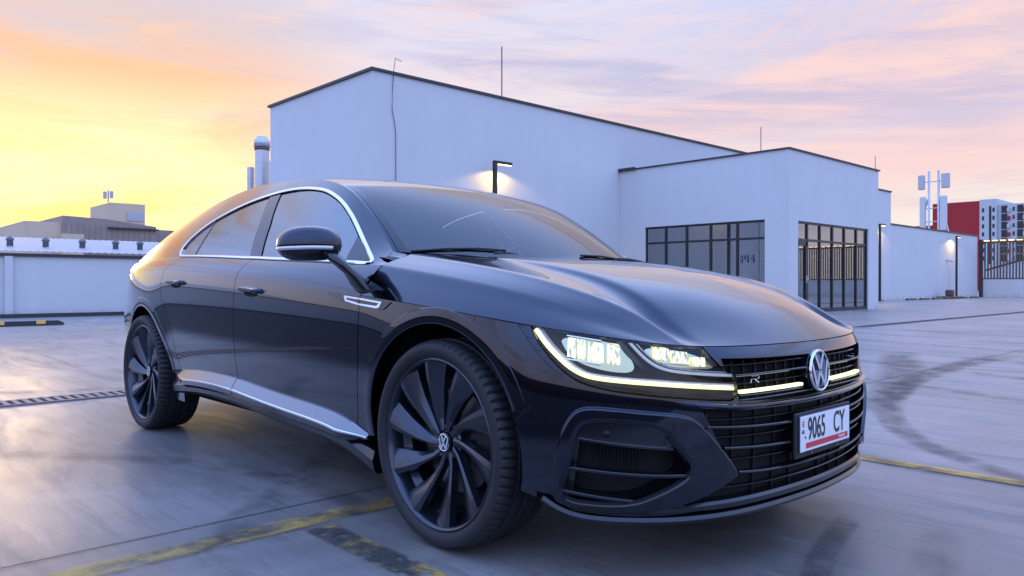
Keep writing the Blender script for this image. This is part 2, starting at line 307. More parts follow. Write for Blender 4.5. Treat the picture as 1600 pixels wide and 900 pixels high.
ribbon('tyre_mark', [(1.75,1.22),(1.07,1.53),(.72,1.78),(.40,2.12),(.07,2.68),(-.20,3.35),(-.52,4.6),(-.72,6.2),(-.70,8.5)], [.14,.17,.20,.24,.28,.30,.34,.4,.4], M_SKID, .0060, .55, .9, 120)
ribbon('tyre_mark', [(-.3,2.55),(-.20,3.1),(-.42,4.1),(-.9,5.6),(-1.8,8.0)], [.25,.4,.5,.5], M_SKID, .0065, .6, .9, 80)
ribbon('tyre_mark', [(.25,1.55),(.60,1.385),(.90,1.40),(1.3,1.43),(2.2,1.40)], .15, M_SKID, .0070, .6, .15, 70)
ribbon('tyre_mark', [(.78,.45),(.86,.05),(.97,-.28),(1.1,-.55)], .10, M_SKID, .0062, .4, .15, 50)
ribbon('tyre_mark', [(1.05,.60),(1.15,.15),(1.30,-.35)], .16, M_SKID2, .0066, .6, .3, 50)
ribbon('tyre_mark', [(-.15,-1.55),(-.60,-1.36),(-.95,-.95),(-1.55,-.35),(-2.4,.4)], .20, M_SKID2, .0068, .6, .5, 60)
ribbon('tyre_mark', [(-2.8,-1.9),(-2.2,-1.25),(-1.5,-.9),(-.75,-.78),(-.2,-.9)], .16, M_SKID2, .0072, .6, .5, 60)
ribbon('tyre_mark', [(-6,-2.2),(-4.9,-.8),(-4.4,.9),(-4.6,3.5)], .24, M_SKID2, .0064, .6, .7, 60)
ribbon('tyre_mark', [(-.3,-1.42),(-.05,-1.62),(.15,-1.95)], .14, M_SKID2, .0074, .6, .25, 40)
for k in range(6): ribbon('tyre_mark', [(2.2-.25*k, 3.2+1.6*k), (.6-.6*k, 4.2+1.7*k), (-2-1.1*k, 5.0+1.7*k), (-5-k, 5.2+1.8*k)], .22, M_SKID2, .0076+.0004*k, .6, .9, 50)
def zdrop(o): return o
# drain channel across the lot
dr = empty('drain_channel', (-4.50, 0, 0)); tag(dr, 'long rusty slotted drain channel crossing the concrete behind the car', 'drain')
q = MB(); q.box(-.115,.115,-24,40,.0015,.0045); q.build('channel_gap', M_DARK, dr)
M_RUST = simple('rusty_steel', (.30,.22,.19), .6, .4, .4, 0, None, 1, 0, 1, .4, 8)
for sx in (-1, 1): q = MB(); q.box(min(sx*.115, sx*.140), max(sx*.115, sx*.140), -24, 40, .001, .012); q.build('channel_edge', M_RUST, dr)
bm0 = None
for i in range(240):
    y = -3.0+.068*i
    if bm0 is None: q = MB(); q.box(-.118,.118,-.018,.018,.003,.011); bm0 = q.build('grate_bar', M_RUST, dr); bm0.location = (0, y, 0)
    else: c = bm0.copy(); COL.objects.link(c); c.parent = dr; c.location = (0, y, 0)
# ---- big white hall
def wallbox(mb, x0, x1, y0, y1, z0, z1): return mb.box(x0, x1, y0, y1, z0, z1)
hall = empty('white_hall', (-18.2, 25, 0)); tag(hall, 'tall plain white plastered hall with thin dark roof edge behind the car', 'building')
def wp(name, mat, par, *b):
    o = par.location; q = MB()
    for c in b: q.box(c[0]-o.x, c[1]-o.x, c[2]-o.y, c[3]-o.y, c[4]-o.z, c[5]-o.z)
    return q.build(name, mat, par)
XM = -15.37
wp('wall', M_PLASTER, hall, (-21.3, XM, 8.835, 42.0, 0, 6.55))
wp('roof_edge', M_CAP, hall, (-21.38, XM+.06, 8.77, 42.05, 6.553, 6.625)); 
q = MB(); cab = [(XM+.03-hall.location.x, y-25, z) for y, z in ((9.75,6.95),(9.55,7.0),(9.50,6.7),(9.46,6.2),(9.44,5.6),(9.53,5.2),(9.56,4.9),(9.56,3.0),(9.56,.1))]; q.tube(cab, .009, 6); q.build('hanging_cable', M_CAP, hall)
wp('wall_step', M_PLASTER, hall, (-21.3, -14.72, 38.5, 42.4, 0, 6.02)); wp('step_edge', M_CAP, hall, (-21.36, -14.66, 38.45, 42.46, 6.023, 6.09))
rod = MB(); rod.tube([(0,0,0),(0,0,1.62)], .018, 8); rod.bbox(-.06,.06,-.06,.06,-.02,.05,.01); tag(rod.build('lightning_rod', M_CAP, None, False, (-15.6, 13.7, 6.63)), 'tall thin lightning rod on the roof edge of the tall white hall', 'rod')
# ---- glazed entrance block
ent = empty('entrance_block', (-12.2, 22.5, 0)); tag(ent, 'lower white entrance block with dark framed glazing on two sides', 'building')
x0, x1, y0, y1, H = XM+.003, -8.98, 19.2, 25.85, 4.90
LX0, LX1, LZ = -14.24, -9.75, 2.85; RY0, RY1, RZ = 19.80, 25.0, 2.80; T = .28
[wp('wall', M_PLASTER, ent, c_) for c_ in ((x0, LX0, y0, y0+T, 0, H), (LX1, x1, y0, y0+T, 0, H), (LX0, LX1, y0, y0+T, LZ, H), (x1-T, x1, y0+T, RY0, 0, H), (x1-T, x1, RY1, y1, 0, H))]; wp('wall', M_PLASTER, ent, (x1-T, x1, RY0, RY1, RZ, H))
wp('wall', M_PLASTER, ent, (x0, x1-T, y1-T, y1, 0, H)); wp('roof', M_CAP, ent, (x0, x1+.05, y0-.05, y1+.05, H+.003, H+.05)); wp('roof_end', M_CAP, ent, (x0+.01, x0+.75, y0-.09, y0-.052, H-.02, H+.09))
wp('ceiling', M_PLASTER2, ent, (x0, x1-T, y0+T, y1-T, 3.0, 3.1)); wp('floor', M_PLASTER2, ent, (x0, x1-T, y0+T, y1-T, .0, .03))
wp('inner_wall', M_PLASTER2, ent, (x0+.6, x0+.7, y0+T, y1-T, .03, 3.0)); wp('inner_wall', M_PLASTER2, ent, (-13.2, -11.6, 22.6, 22.75, .03, 3.0)); wp('inner_wall', M_PLASTER2, ent, (-12.0, -11.88, 19.9, 22.0, .03, 2.2))
def glazing(axis, fixed, a, z1, depth, trans, name='window'):
    """a = mullion positions; panes between them, each with its frame bars"""
    w = empty(name, (0,0,0), ent); o = ent.location; th = .05
    def bx(n, m, p0, p1, za, zb, e=0.): 
        q = MB()
        if axis == 'x': q.box(p0-o.x, p1-o.x, fixed+depth-e-o.y, fixed+depth+.06+e-o.y, za, zb)
        else: q.box(fixed-depth-.06-e-o.x, fixed-depth+e-o.x, p0-o.y, p1-o.y, za, zb)
        return q.build(n, m, w)
    for i, p in enumerate(a): bx('mullion', M_FRAME, p-.035 if i else p, p+.035 if i < len(a)-1 else p, .03, z1, .01)
    bx('frame_bar', M_FRAME, a[0], a[-1], z1-.07, z1-.001, .004); bx('frame_bar', M_FRAME, a[0], a[-1], trans-.035, trans+.035, .004); bx('frame_bar', M_FRAME, a[0], a[-1], .005, .12, .004)
    for p0, p1 in zip(a[:-1], a[1:]):
        for za, zb in ((.12, trans-.035), (trans+.035, z1-.07)):
            q = MB()
            if axis == 'x': q.add([(p0+.036-o.x, fixed+depth+.03-o.y, za), (p1-.036-o.x, fixed+depth+.03-o.y, za), (p1-.036-o.x, fixed+depth+.03-o.y, zb), (p0+.036-o.x, fixed+depth+.03-o.y, zb)], [(0,1,2,3)])
            else: q.add([(fixed-depth-.03-o.x, p0+.036-o.y, za), (fixed-depth-.03-o.x, p1-.036-o.y, za), (fixed-depth-.03-o.x, p1-.036-o.y, zb), (fixed-depth-.03-o.x, p0+.036-o.y, zb)], [(0,1,2,3)])
            q.build('pane', M_BLDGLASS, w)
    return w
glazing('x', y0, [-14.24,-13.42,-12.59,-11.68,-10.72,-9.75], LZ, .06, 2.29)
gw = glazing('y', x1, [19.80,20.53,21.40,22.30,23.20,24.15,25.00], RZ, .06, 2.24)
o = ent.location
q = MB(); q.box(x1-.13-o.x, x1-.045-o.x, 19.86-o.y, 20.50-o.y, 2.06, 2.20); q.box(x1-.13-o.x, x1-.045-o.x, 19.84-o.y, 19.94-o.y, .03, 2.20); q.box(x1-.13-o.x, x1-.045-o.x, 20.40-o.y, 20.498-o.y, .03, 2.199); q.build('door_frame', M_FRAME, gw)
q = MB(); q.tube([(x1-.03-o.x, 20.44-o.y, 1.02), (x1+.03-o.x, 20.44-o.y, 1.02), (x1+.03-o.x, 20.30-o.y, 1.02)], .014, 8); q.bbox(x1-.05-o.x, x1-.03-o.x, 20.41-o.y, 20.47-o.y, .92, 1.14, .005); q.build('door_handle', M_GALV, gw)
text_mesh('P14', .34, simple('sign_grey', (.10,.13,.17), .5), Matrix.Translation((-10.62-o.x, y0+.055-o.y, 1.55)) @ Matrix.Rotation(math.pi/2, 4, 'X'), 'bay_sign', ent, .95, .002, bold=.006)
for k in range(8): q = MB(); q.box(-10.45+.07*k-o.x, -10.43+.07*k-o.x, 19.75-o.y, 19.77-o.y, .05, 2.5); q.build('grille_bar', M_FRAME, ent)
for k in range(14): q = MB(); q.box(-10.48-o.x, -9.92-o.x, 19.78-o.y, 19.79-o.y, .3+.16*k, .312+.16*k); q.build('grille_bar', M_FRAME, ent)
rod = MB(); rod.tube([(0,0,0),(0,0,.78)], .012, 8); rod.bbox(-.05,.05,-.05,.05,-.02,.04,.01); tag(rod.build('lightning_rod', M_CAP, None, False, (-10, 19.42, H+.05)), 'short lightning rod on the roof of the glazed entrance block, left of its corner', 'rod')
rod = MB(); rod.tube([(0,0,0),(0,0,.50)], .010, 8); rod.bbox(-.05,.05,-.05,.05,-.02,.04,.01); tag(rod.build('lightning_rod', M_CAP, None, False, (-9.05, 25.75, H+.05)), 'tiny lightning rod at the far right roof end of the entrance block', 'rod')
# ---- long low wall at the right
lw = empty('boundary_wall', (-14.9, 50, 0)); tag(lw, 'long white boundary wall sloping away at the right behind two lamp posts', 'wall')
wp('wall', M_PLASTER, lw, (-15.25, -14.85, 42.43, 58.4, 0, 4.25)); wp('wall_cap', M_CAP, lw, (-15.3, -14.80, 42.47, 58.45, 4.253, 4.33))
# ---- fence on a low wall, at the far right
fe = empty('slat_fence', (-8, 59, 0)); tag(fe, 'brown vertical slat fence with string of lights on low white wall', 'fence')
wp('low_wall', M_PLASTER, fe, (-14.78, 16, 58.9, 59.2, 0, 1.27)); wp('coping', M_CAP, fe, (-14.78, 16, 58.86, 59.24, 1.273, 1.33)); wp('post', M_CAP, fe, (-14.84, -14.62, 58.70, 58.88, 0, 4.05))
sl0 = None
for i in range(150):
    x = -14.55+.19*i
    if sl0 is None: q = MB(); q.box(-.045,.045,-.03,.03,1.33,3.88); sl0 = q.build('slat', M_BROWN, fe); sl0.location = (x+8, .05, 0)
    else: c = sl0.copy(); COL.objects.link(c); c.parent = fe; c.location = (x+8, .05+.0*i, 0)
wp('top_rail', M_BROWN, fe, (-14.62, 16, 59.09, 59.16, 3.80, 3.95)); 
q = MB()
for i in range(60): q.box(-14.6+.5*i+8, -14.6+.5*i+8.34, -.04, .0, 3.93, 3.99)
q.build('light_string', simple('string_led', (1,.8,.4), .5, 0, .5, 0, (1,.66,.22), 2.6), fe)
q = MB()
for a, b in (((-14.6,1.9),(-11.9,2.75)), ((-11.9,2.75),(-8.9,1.8))): q.tube([(a[0]+8,.5,a[1]), (b[0]+8,.5,b[1])], .08, 6)
q.build('slanted_rail', M_BROWN, fe)
# ---- lamp posts with a horizontal arm
def lamp_post(x, y, h, label, energy):
    r = empty('lamp_post', (x, y, 0)); tag(r, label, 'lamp post', 'black lamp posts along the white walls')
    q = MB(); q.bbox(-.055,.055,-.055,.055,.02,h,.008); q.build('post', M_FRAME, r); q = MB(); q.bbox(-.16,.16,-.16,.16,0,.04,.01); q.build('base_plate', M_CAP, r)
    q = MB(); q.bbox(-.065,.065,.056,.66,h-.09,h,.008); q.build('arm', M_FRAME, r); q = MB(); q.box(-.045,.045,.14,.645,h-.10,h-.0905); q.build('led_strip', M_LAMPLED, r)
    l = bpy.data.lights.new('lamp_light', 'SPOT'); l.spot_size = R(158); l.spot_blend = .25; l.shadow_soft_size = .03; l.energy = energy; l.color = (1, .64, .16)
    lo_ = bpy.data.objects.new('lamp_light', l); COL.objects.link(lo_); lo_.parent = r; lo_.location = (0, .39, h-.12)
    return r
lamp_post(-14.92, 12.80, 4.54, 'lit black lamp post in front of the tall white hall', 75)
lamp_post(-14.38, 40.0, 4.13, 'lit black lamp post between the entrance block and the boundary wall', 95)
lamp_post(-14.38, 52.4, 4.02, 'lit black lamp post at the far end of the boundary wall', 95)
c = MB(); c.bbox(0,.05,-.05,.05,-.08,.08,.01); c.tube([(.05,0,0),(.18,0,-.02)], .03, 8); c.tube([(.16,-.02,-.04),(.34,.14,-.08)], .06, 10); tag(c.build('security_camera', M_PLASTER2, None, True, (-14.85, 52.0, 2.45)), 'small white security camera mounted on the boundary wall', 'camera')
# wheel stops
def wheel_stop(x, y, L, along, label, grp):
    q = empty('wheel_stop', (x, y, 0)); tag(q, label, 'wheel stop', grp)
    pr = [(-.085,.006),(-.06,.10),(.06,.10),(.085,.006)]; n = 2
    V = []; 
    for e, k in ((-L/2, 1), (-L/2+.10, 0), (L/2-.10, 0), (L/2, 1)):
        for a, b in pr: V.append((a, e, b if not k else min(b, .05)))
    F = [(i*4+j, i*4+j+1, (i+1)*4+j+1, (i+1)*4+j) for i in range(3) for j in range(3)]+[(0,3,2,1),(12,13,14,15)]
    mobj('rubber_body', V, [f[::-1] for f in F], M_BLACK, q)
    for yy in (-.55*L/1.8, .0+.05*L, .60*L/1.8):
        o2 = MB(); w = .085; o2.add([(-.0795,yy-w,.035),(-.0635,yy-w,.102),(.0635,yy-w,.102),(.0795,yy-w,.035),(-.0795,yy+w,.035),(-.0635,yy+w,.102),(.0635,yy+w,.102),(.0795,yy+w,.035)], [(0,4,5,1),(1,5,6,2),(2,6,7,3)]); 
        for i, v in enumerate(o2.v): o2.v[i] = (v[0]*1.06, v[1], v[2]+.002)
        o2.build('yellow_patch', M_YEL, q)
    if along == 'x': q.rotation_euler[2] = math.pi/2
    return q
wheel_stop(-16.6, .55, 2.6, 'y', 'black wheel stop with yellow patches by the left wall, at the frame edge', 'wheel stops')
wheel_stop(-16.6, 4.45, 1.9, 'y', 'black rubber wheel stop by the left wall, half hidden behind the car', 'wheel stops')
for i, yy in enumerate((43.2, 45.2, 47.2, 49.2, 51.9, 54.0)): wheel_stop(-13.9+.02*i, yy, 1.5, 'y', 'black wheel stop at the foot of the boundary wall, %s from the entrance block' % ('first', 'second', 'third', 'fourth', 'fifth', 'sixth')[i], 'wheel stops')
q = MB(); q.bbox(-.5,.5,-.9,.9,.0,.14,.03); q.bbox(-.2,.2,-.25,.25,.14,.55,.06); tag(q.build('rubble_heap', M_BROWN, None, False, (-14.1, 50.2, 0)), 'small heap of boards and a bucket by the far lamp post', 'rubble')
# ---- left parapet wall with corrugated roof behind
pw = empty('parapet_wall', (-21.4, -8, 0)); tag(pw, 'low white plastered wall with dark eave at the left edge', 'wall')
wp('wall', M_PLASTER, pw, (-21.7, -21.4, -30, 8.82, 0, 1.60)); wp('eave', M_CAP, pw, (-21.75, -21.33, -30, 8.82, 1.603, 1.68)); wp('foot_strip', M_CAP, pw, (-21.39, -21.25, -30, 8.8, 0, .10))
wp('pier', M_PLASTER, pw, (-21.398, -21.30, 1.60, 1.78, .10, 1.60))
V = []; ys = np.arange(-12, 8.6, .045)
for y in ys:
    b = .012*math.cos((y/.18)*2*math.pi)
    for x, z in ((-21.30, 1.74), (-24.5, 2.12), (-27.5, 2.42)): V.append((x, y, z+b))
rfc = mobj('corrugated_roof', V, grid_faces(len(ys), 3), M_SHEET, None, True); tag(rfc, 'grey corrugated metal roof beyond the low left wall', 'roof')
for i, px in enumerate((14, 63, 116, 167, 206, -40)):
    yv = 1.75+px*.0176
    q = MB(); q.tube([(0,0,0),(0,0,.16),(0,0,.161),(0,0,.22),(0,0,.27)], [.08,.08,.11,.09,.03], 12); tag(q.build('roof_vent', M_VENT, None, True, (-22.9, yv, 1.93)), 'small dark mushroom vent on the corrugated roof, %s from the left' % ('second', 'third', 'fourth', 'fifth', 'sixth', 'first')[i], 'roof vent', 'vents on the corrugated roof')
M_HAZE_WHITE = plaster('haze_warmed_white', (.62,.48,.34))  # white render tinted warm: the haze is put into the colour
# ---- brown warehouse in the distance
bw = empty('brown_warehouse', (-48, 10, 0)); tag(bw, 'brown clad warehouse with white rooftop cabin, far left behind the wall', 'building')
wp('white_end', M_HAZE_WHITE, bw, (-62, -45.2, 6.6, 8.35, 0, 4.25)); wp('annex', M_HAZE_WHITE, bw, (-45.2, -44.2, 8.2, 9.2, 0, 3.6))
V = [(-45,8.35,0),(-45,13.2,0),(-45,13.2,4.25),(-45,10.5,4.55),(-45,8.35,4.62),(-62,8.35,0),(-62,13.2,0),(-62,13.2,4.25),(-62,10.5,4.55),(-62,8.35,4.62)]
V = [(a+48, b-10, c) for a, b, c in V]; mobj('hall', V, [(0,1,2,3,4),(9,8,7,6,5),(1,6,7,2),(2,7,8,3),(3,8,9,4),(4,9,5,0)], M_WARE, bw)
for i in range(16): wp('cladding_rib', M_WARE, bw, (-45, -44.96, 8.5+.29*i, 8.54+.29*i, 0, 4.2))
wp('slanted_roof', M_CAP, bw, (-46, -44.8, 10.6, 13.3, 4.02, 4.10)); wp('rooftop_cabin', M_HAZE_WHITE, bw, (-50, -46, 11.0, 12.9, 4.4, 5.6)); wp('cabin_louvre', M_SHEET, bw, (-46, -45.95, 11.9, 12.8, 4.6, 5.1))
wp('low_shed', M_WARE, bw, (-60, -46, 13.3, 17.5, 0, 4.15)); wp('window_band', M_HAZE_WHITE, bw, (-46, -45.97, 14.0, 15.2, 3.3, 3.6))
q = MB(); q.tube([(2,.9,5.6),(2,.9,6.3)], .04, 6); q.box(1.9,2.1,.65,.8,5.8,6.2); q.box(1.9,2.1,1.0,1.15,5.85,6.25); q.build('rooftop_antenna', M_SHEET, bw)
# ---- flue pipes beside the hall
def flue(x, y, r, h, label, cap):
    t = empty('flue_pipe', (x, y, 0)); tag(t, label, 'flue', 'flue pipes beside the hall'); q = MB(); q.tube([(0,0,0),(0,0,h)], r, 20); q.build('pipe', M_GALV, t, True).data.set_sharp_from_angle(angle=R(40))
    for k in range(5): q = MB(); q.tube([(0,0,h-.5-.8*k),(0,0,h-.46-.8*k)], r*1.03, 20); q.build('joint_ring', M_GALV, t, True).data.set_sharp_from_angle(angle=R(40))
    if cap: q = MB(); q.tube([(0,0,h),(0,0,h+.12),(0,0,h+.121),(0,0,h+.35),(0,0,h+.52)], [r,r*.9,r*1.15,r*1.12,r*.7], 20); q.build('cap', M_GALV, t, True); q = MB(); q.tube([(0,0,h-.01),(0,0,h+.10)], r*1.06, 20); q.build('cap_band', M_BROWN, t, True)
    return t
flue(-26.2, 10.86, .27, 6.05, 'tall shiny steel flue pipe with cap beside the left end of the hall', True); flue(-26.9, 10.72, .14, 5.45, 'shorter beige flue pipe left of the tall steel one', False); flue(-25.2, 10.83, .16, 5.50, 'short dark flue pipe between the tall steel flue and the hall', False)
# ---- antenna mast
am = empty('antenna_mast', (-18.2, 60, 4.3)); tag(am, 'twin pole phone antenna mast with white panels above the boundary wall', 'antenna mast')
for dx in (-.33, .33):
    q = MB(); q.tube([(dx,0,-4.3),(dx,0,5.1)], .085, 8); q.build('pole', M_GALV, am, True)
    q = MB(); q.bbox(dx*1.0+(-.75 if dx < 0 else .20), dx*1.0+(-.30 if dx < 0 else .75), -.15,.15,3.75,4.85,.05); q.build('antenna_head', M_PLASTER2, am); q = MB(); q.bbox(dx+(-.62 if dx < 0 else .12), dx+(-.22 if dx < 0 else .56), -.18,.18,.6,3.2,.06); q.build('antenna_panel', M_PLASTER, am)
    q = MB(); q.tube([(dx*1.2,0,3.0),(dx*3.6,0,-.2)], .05, 6); q.build('brace', M_GALV, am)
q = MB(); [q.tube([(-.6,0,z),(.6,0,z)], .04, 6) for z in (1.3, 2.3, 4.3)]; q.build('cross_bar', M_GALV, am)
# ---- far apartment block, red end wall
ap_ = empty('apartment_block', (-33, 130, 0)); tag(ap_, 'far apartment block with red gable wall and white balcony front', 'building')
wp('gable_wall', M_RED, ap_, (-41.0, -34.4, 130, 175, 0, 13.7)); wp('front_wall', M_PLASTER2, ap_, (-34.39, -32.1, 130, 150, 0, 13.85)); wp('front_wall', M_PLASTER2, ap_, (-32.09, -9.8, 130.6, 150, 0, 13.0)); wp('red_wing', M_RED, ap_, (-44.2, -41.05, 131, 170, 0, 10.4))
wp('stair_window', M_FRAME, ap_, (-33.1, -32.8, 129.96, 129.999, 4, 12.8))
for fl in range(7):
    z = 4.6+1.22*fl
    for xx in (-33.9, -32.5): wp('window', M_FRAME, ap_, (xx-.14, xx+.14, 129.96, 129.999, z, z+.6))
    for c in range(10):
        xb = -31.6+2.05*c
        wp('balcony', M_FRAME, ap_, (xb, xb+.75, 130.5, 130.599, z-.2, z+.85)); wp('balcony_front', M_RED if (c+fl) % 2 else M_PLASTER2, ap_, (xb+.78, xb+1.15, 130.2, 130.59, z-.1, z+.45)); wp('window', M_FRAME, ap_, (xb+1.45, xb+1.70, 130.56, 130.599, z, z+.6))
# ---- behind the camera: brown fence and a forked mast, seen in the paintwork
bf = empty('rear_fence', (0, -17, 0)); tag(bf, 'dark brown fence closing the car park behind the camera', 'fence')
wp('fence_sheet', M_BROWN, bf, (-40, 30, -17.1, -17.0, 0, 1.25)); 
for i in range(30): wp('fence_post', M_CAP, bf, (-40+2.4*i, -39.9+2.4*i, -17.0, -16.92, 0, 1.32))
sf = empty('end_fence', (26, 0, 0)); tag(sf, 'dark brown fence closing the open end of the car park', 'fence'); wp('fence_sheet', M_BROWN, sf, (26, 26.1, -17, 58, 0, 1.25)); 
for i in range(30): wp('fence_post', M_CAP, sf, (25.92, 26.0, -16+2.4*i, -15.9+2.4*i, 0, 1.32))
# ================================================================== the car
# ---------- splines ----------
def nspline(t, P):
    """natural cubic spline through P at knots t -> callable"""
    t = np.asarray(t, float); P = np.asarray(P, float)
    one = P.ndim == 1
    if one: P = P[:, None]
    n = len(t); h = np.diff(t)
    A = np.zeros((n, n)); B = np.zeros((n, P.shape[1])); A[0, 0] = A[-1, -1] = 1
    for i in range(1, n-1):
        A[i, i-1] = h[i-1]; A[i, i] = 2*(h[i-1]+h[i]); A[i, i+1] = h[i]
        B[i] = 6*((P[i+1]-P[i])/h[i]-(P[i]-P[i-1])/h[i-1])
    M = np.linalg.solve(A, B)
    def f(x):
        x = np.asarray(x, float); sh = x.shape; x = x.ravel()
        i = np.clip(np.searchsorted(t, x)-1, 0, n-2)
        a = (t[i+1]-x)/h[i]; b = (x-t[i])/h[i]
        r = a[:, None]*P[i]+b[:, None]*P[i+1]+((a**3-a)[:, None]*M[i]+(b**3-b)[:, None]*M[i+1])*(h[i]**2)[:, None]/6
        return r[:, 0].reshape(sh) if one else r.reshape(sh+(P.shape[1],))
    return f
def pchip(t, y):
    t = np.asarray(t, float); y = np.asarray(y, float); h = np.diff(t); d = np.diff(y)/h
    m = np.zeros(len(t)); m[0] = d[0]; m[-1] = d[-1]
    for i in range(1, len(t)-1):
        if d[i-1]*d[i] > 0:
            w1 = 2*h[i]+h[i-1]; w2 = h[i]+2*h[i-1]; m[i] = (w1+w2)/(w1/d[i-1]+w2/d[i])
    def f(x):
        x = np.asarray(x, float); i = np.clip(np.searchsorted(t, x)-1, 0, len(t)-2)
        s = np.clip((x-t[i])/h[i], 0, 1); a = 2*s**3-3*s**2+1; b = s**3-2*s**2+s; c = -2*s**3+3*s**2; e = s**3-s**2
        return a*y[i]+b*h[i]*m[i]+c*y[i+1]+e*h[i]*m[i+1]
    return f
def lerp1(t, y):
    return lambda x: np.interp(x, t, y)
# ---------- lower body wrap: plan outline of the crease line, right side (w = -y) ----------
KP = [(-3.90,0,.955),(-3.885,.30,.957),(-3.82,.53,.957),(-3.66,.69,.953),(-3.42,.79,.946),(-3.15,.848,.937),(-2.84,.882,.928),(-2.3,.899,.9155),
      (-1.6,.904,.891),(-1.0,.906,.859),(-.5,.906,.824),(-.1,.904,.792),(.2,.888,.7625),(.35,.862,.7435),(.44,.834,.7325),(.52,.795,.7210),(.59,.744,.7090),
      (.65,.686,.6985),(.70,.622,.6895),(.735,.545,.6822),(.771,.45,.6780),(.801,.31,.6753),(.817,.15,.6743),(.822,0,.674)]
_kp = np.array(KP)
_ext = np.vstack([_kp[3:0:-1]*[1,-1,1], _kp, _kp[-2:-5:-1]*[1,-1,1]])
_d = np.r_[0, np.cumsum(np.linalg.norm(np.diff(_ext[:, :2], axis=0), axis=1))]
_d -= _d[3]
KS = _d[3:3+len(KP)]; S_MAX = KS[-1]
_K = nspline(_d, _ext)
def K(s): return _K(s)                      # (x, w, z)
def Kn(s):                                   # plan outward normal (nx, nw)
    e = 1e-3; t = _K(np.asarray(s)+e)-_K(np.asarray(s)-e); t = t[..., :2]/np.linalg.norm(t[..., :2], axis=-1, keepdims=True)
    return np.stack([-t[..., 1], t[..., 0]], -1)  # moving forward along +x on right side, outward = +w
def s_of_x(x):                               # side region only
    ss = np.linspace(0, S_MAX, 4000); xx = _K(ss)[:, 0]; return np.interp(x, xx, ss)
# depth profiles o(d) at stations
D = [0,.04,.08,.13,.19,.26,.34,.42,.50,.58,.66,.76]
PROF = {
 'tail':  [0,.010,.012,.012,.020,.035,.040,.035,.020,.000,-.03,-.06],
 'rearq': [0,.0065,.012,.017,.020,.021,.020,.016,.008,-.004,-.02,-.04],
 'door':  [0,.0045,.0072,.0085,.0075,.0035,-.004,-.016,-.032,-.044,-.05,-.055],
 'farch': [0,.004,.008,.011,.013,.013,.011,.008,.002,-.01,-.02,-.03],
 'corner':[0,.010,.018,.025,.030,.032,.030,.022,.010,-.008,-.03,-.05],
 'nose':  [0,.022,.025,.030,.038,.038,.034,.028,.020,.005,-.01,-.03],
}
PST = [(0,'tail'),(KS[3],'tail'),(KS[5],'rearq'),(KS[6],'rearq'),(KS[7],'door'),(KS[10],'door'),(KS[11],'farch'),(KS[12],'farch'),(KS[14],'corner'),(KS[17],'corner'),(KS[20],'nose'),(S_MAX,'nose')]
_pd = [nspline(D, PROF[n]) for _, n in PST]
_ps = np.array([a for a, _ in PST])
def off(s, d):
    s, d = np.broadcast_arrays(np.asarray(s, float), np.asarray(d, float))
    V = np.stack([f(d) for f in _pd], 0)
    i = np.clip(np.searchsorted(_ps, s)-1, 0, len(_ps)-2)
    t = np.clip((s-_ps[i])/(_ps[i+1]-_ps[i]), 0, 1); t = t*t*t*(t*(6*t-15)+10)
    a = np.take_along_axis(V, i[None], 0)[0]; b = np.take_along_axis(V, (i+1)[None], 0)[0]
    return a*(1-t)+b*t
def LB(s, d, o=0.):
    """point on lower body: (x, y, z) right side"""
    s, d = np.broadcast_arrays(np.asarray(s, float), np.asarray(d, float))
    k = K(s); n = Kn(s); q = off(s, d)+o
    return np.stack([k[..., 0]+n[..., 0]*q, -(k[..., 1]+n[..., 1]*q), k[..., 2]-d], -1)
# ---------- belt, rail ----------
def crv(pts): 
    a = np.array(pts, float); return nspline(a[:, 0], a[:, 1:])
BELT = crv([(-3.3,.762,1.005),(-2.9,.818,1.012),(-2.5,.850,1.010),(-2.0,.856,.998),(-1.5,.858,.977),(-1.0,.856,.956),(-.6,.850,.937),(-.36,.843,.925)])   # x -> (w,z)
# ---------- grid patches ----------
def patch(net, nu, nv):
    """bicubic natural-spline patch through a control net [i][j] -> grid (nu,nv,3)"""
    net = np.array(net, float); a, b = net.shape[:2]
    du = np.r_[0, np.cumsum(np.linalg.norm(np.diff(net, axis=0), axis=2).mean(1))]; dv = np.r_[0, np.cumsum(np.linalg.norm(np.diff(net, axis=1), axis=2).mean(0))]
    u = np.linspace(0, du[-1], nu); v = np.linspace(0, dv[-1], nv)
    g = nspline(du, net.reshape(a, -1))(u).reshape(nu, b, 3)
    g = nspline(dv, g.transpose(1, 0, 2).reshape(b, -1))(v).reshape(nv, nu, 3)
    return g.transpose(1, 0, 2)

def bspline_basis(n, m):
    """clamped uniform cubic B-spline basis matrix (m samples, n control points)"""
    k = 3; kn = np.r_[np.zeros(k), np.linspace(0, 1, n-k+1), np.ones(k)]
    x = np.linspace(0, 1, m); x[-1] -= 1e-9
    N = np.array([(x >= kn[i]) & (x < kn[i+1]) for i in range(len(kn)-1)], float)
    for d in range(1, k+1):
        M = []
        for i in range(len(kn)-1-d):
            a = kn[i+d]-kn[i]; b = kn[i+d+1]-kn[i+1]
            M.append((0*x if a == 0 else (x-kn[i])/a*N[i])+(0*x if b == 0 else (kn[i+d+1]-x)/b*N[i+1]))
        N = np.array(M)
    return N.T
def bpatch(net, nu, nv):
    net = np.array(net, float)
    return np.einsum('ui,ijk,vj->uvk', bspline_basis(net.shape[0], nu), net, bspline_basis(net.shape[1], nv))
def fix_edges(g, e0=None, e1=None, pw=3):
    """pull the v=0 / v=1 edges of grid g onto curves e0/e1 with a smooth falloff"""
    v = np.linspace(0, 1, g.shape[1])[None, :, None]; g = g.copy()
    if e1 is not None: g += (e1-g[:, -1])[:, None]*v**pw
    if e0 is not None: g += (e0-g[:, 0])[:, None]*(1-v)**pw
    return g
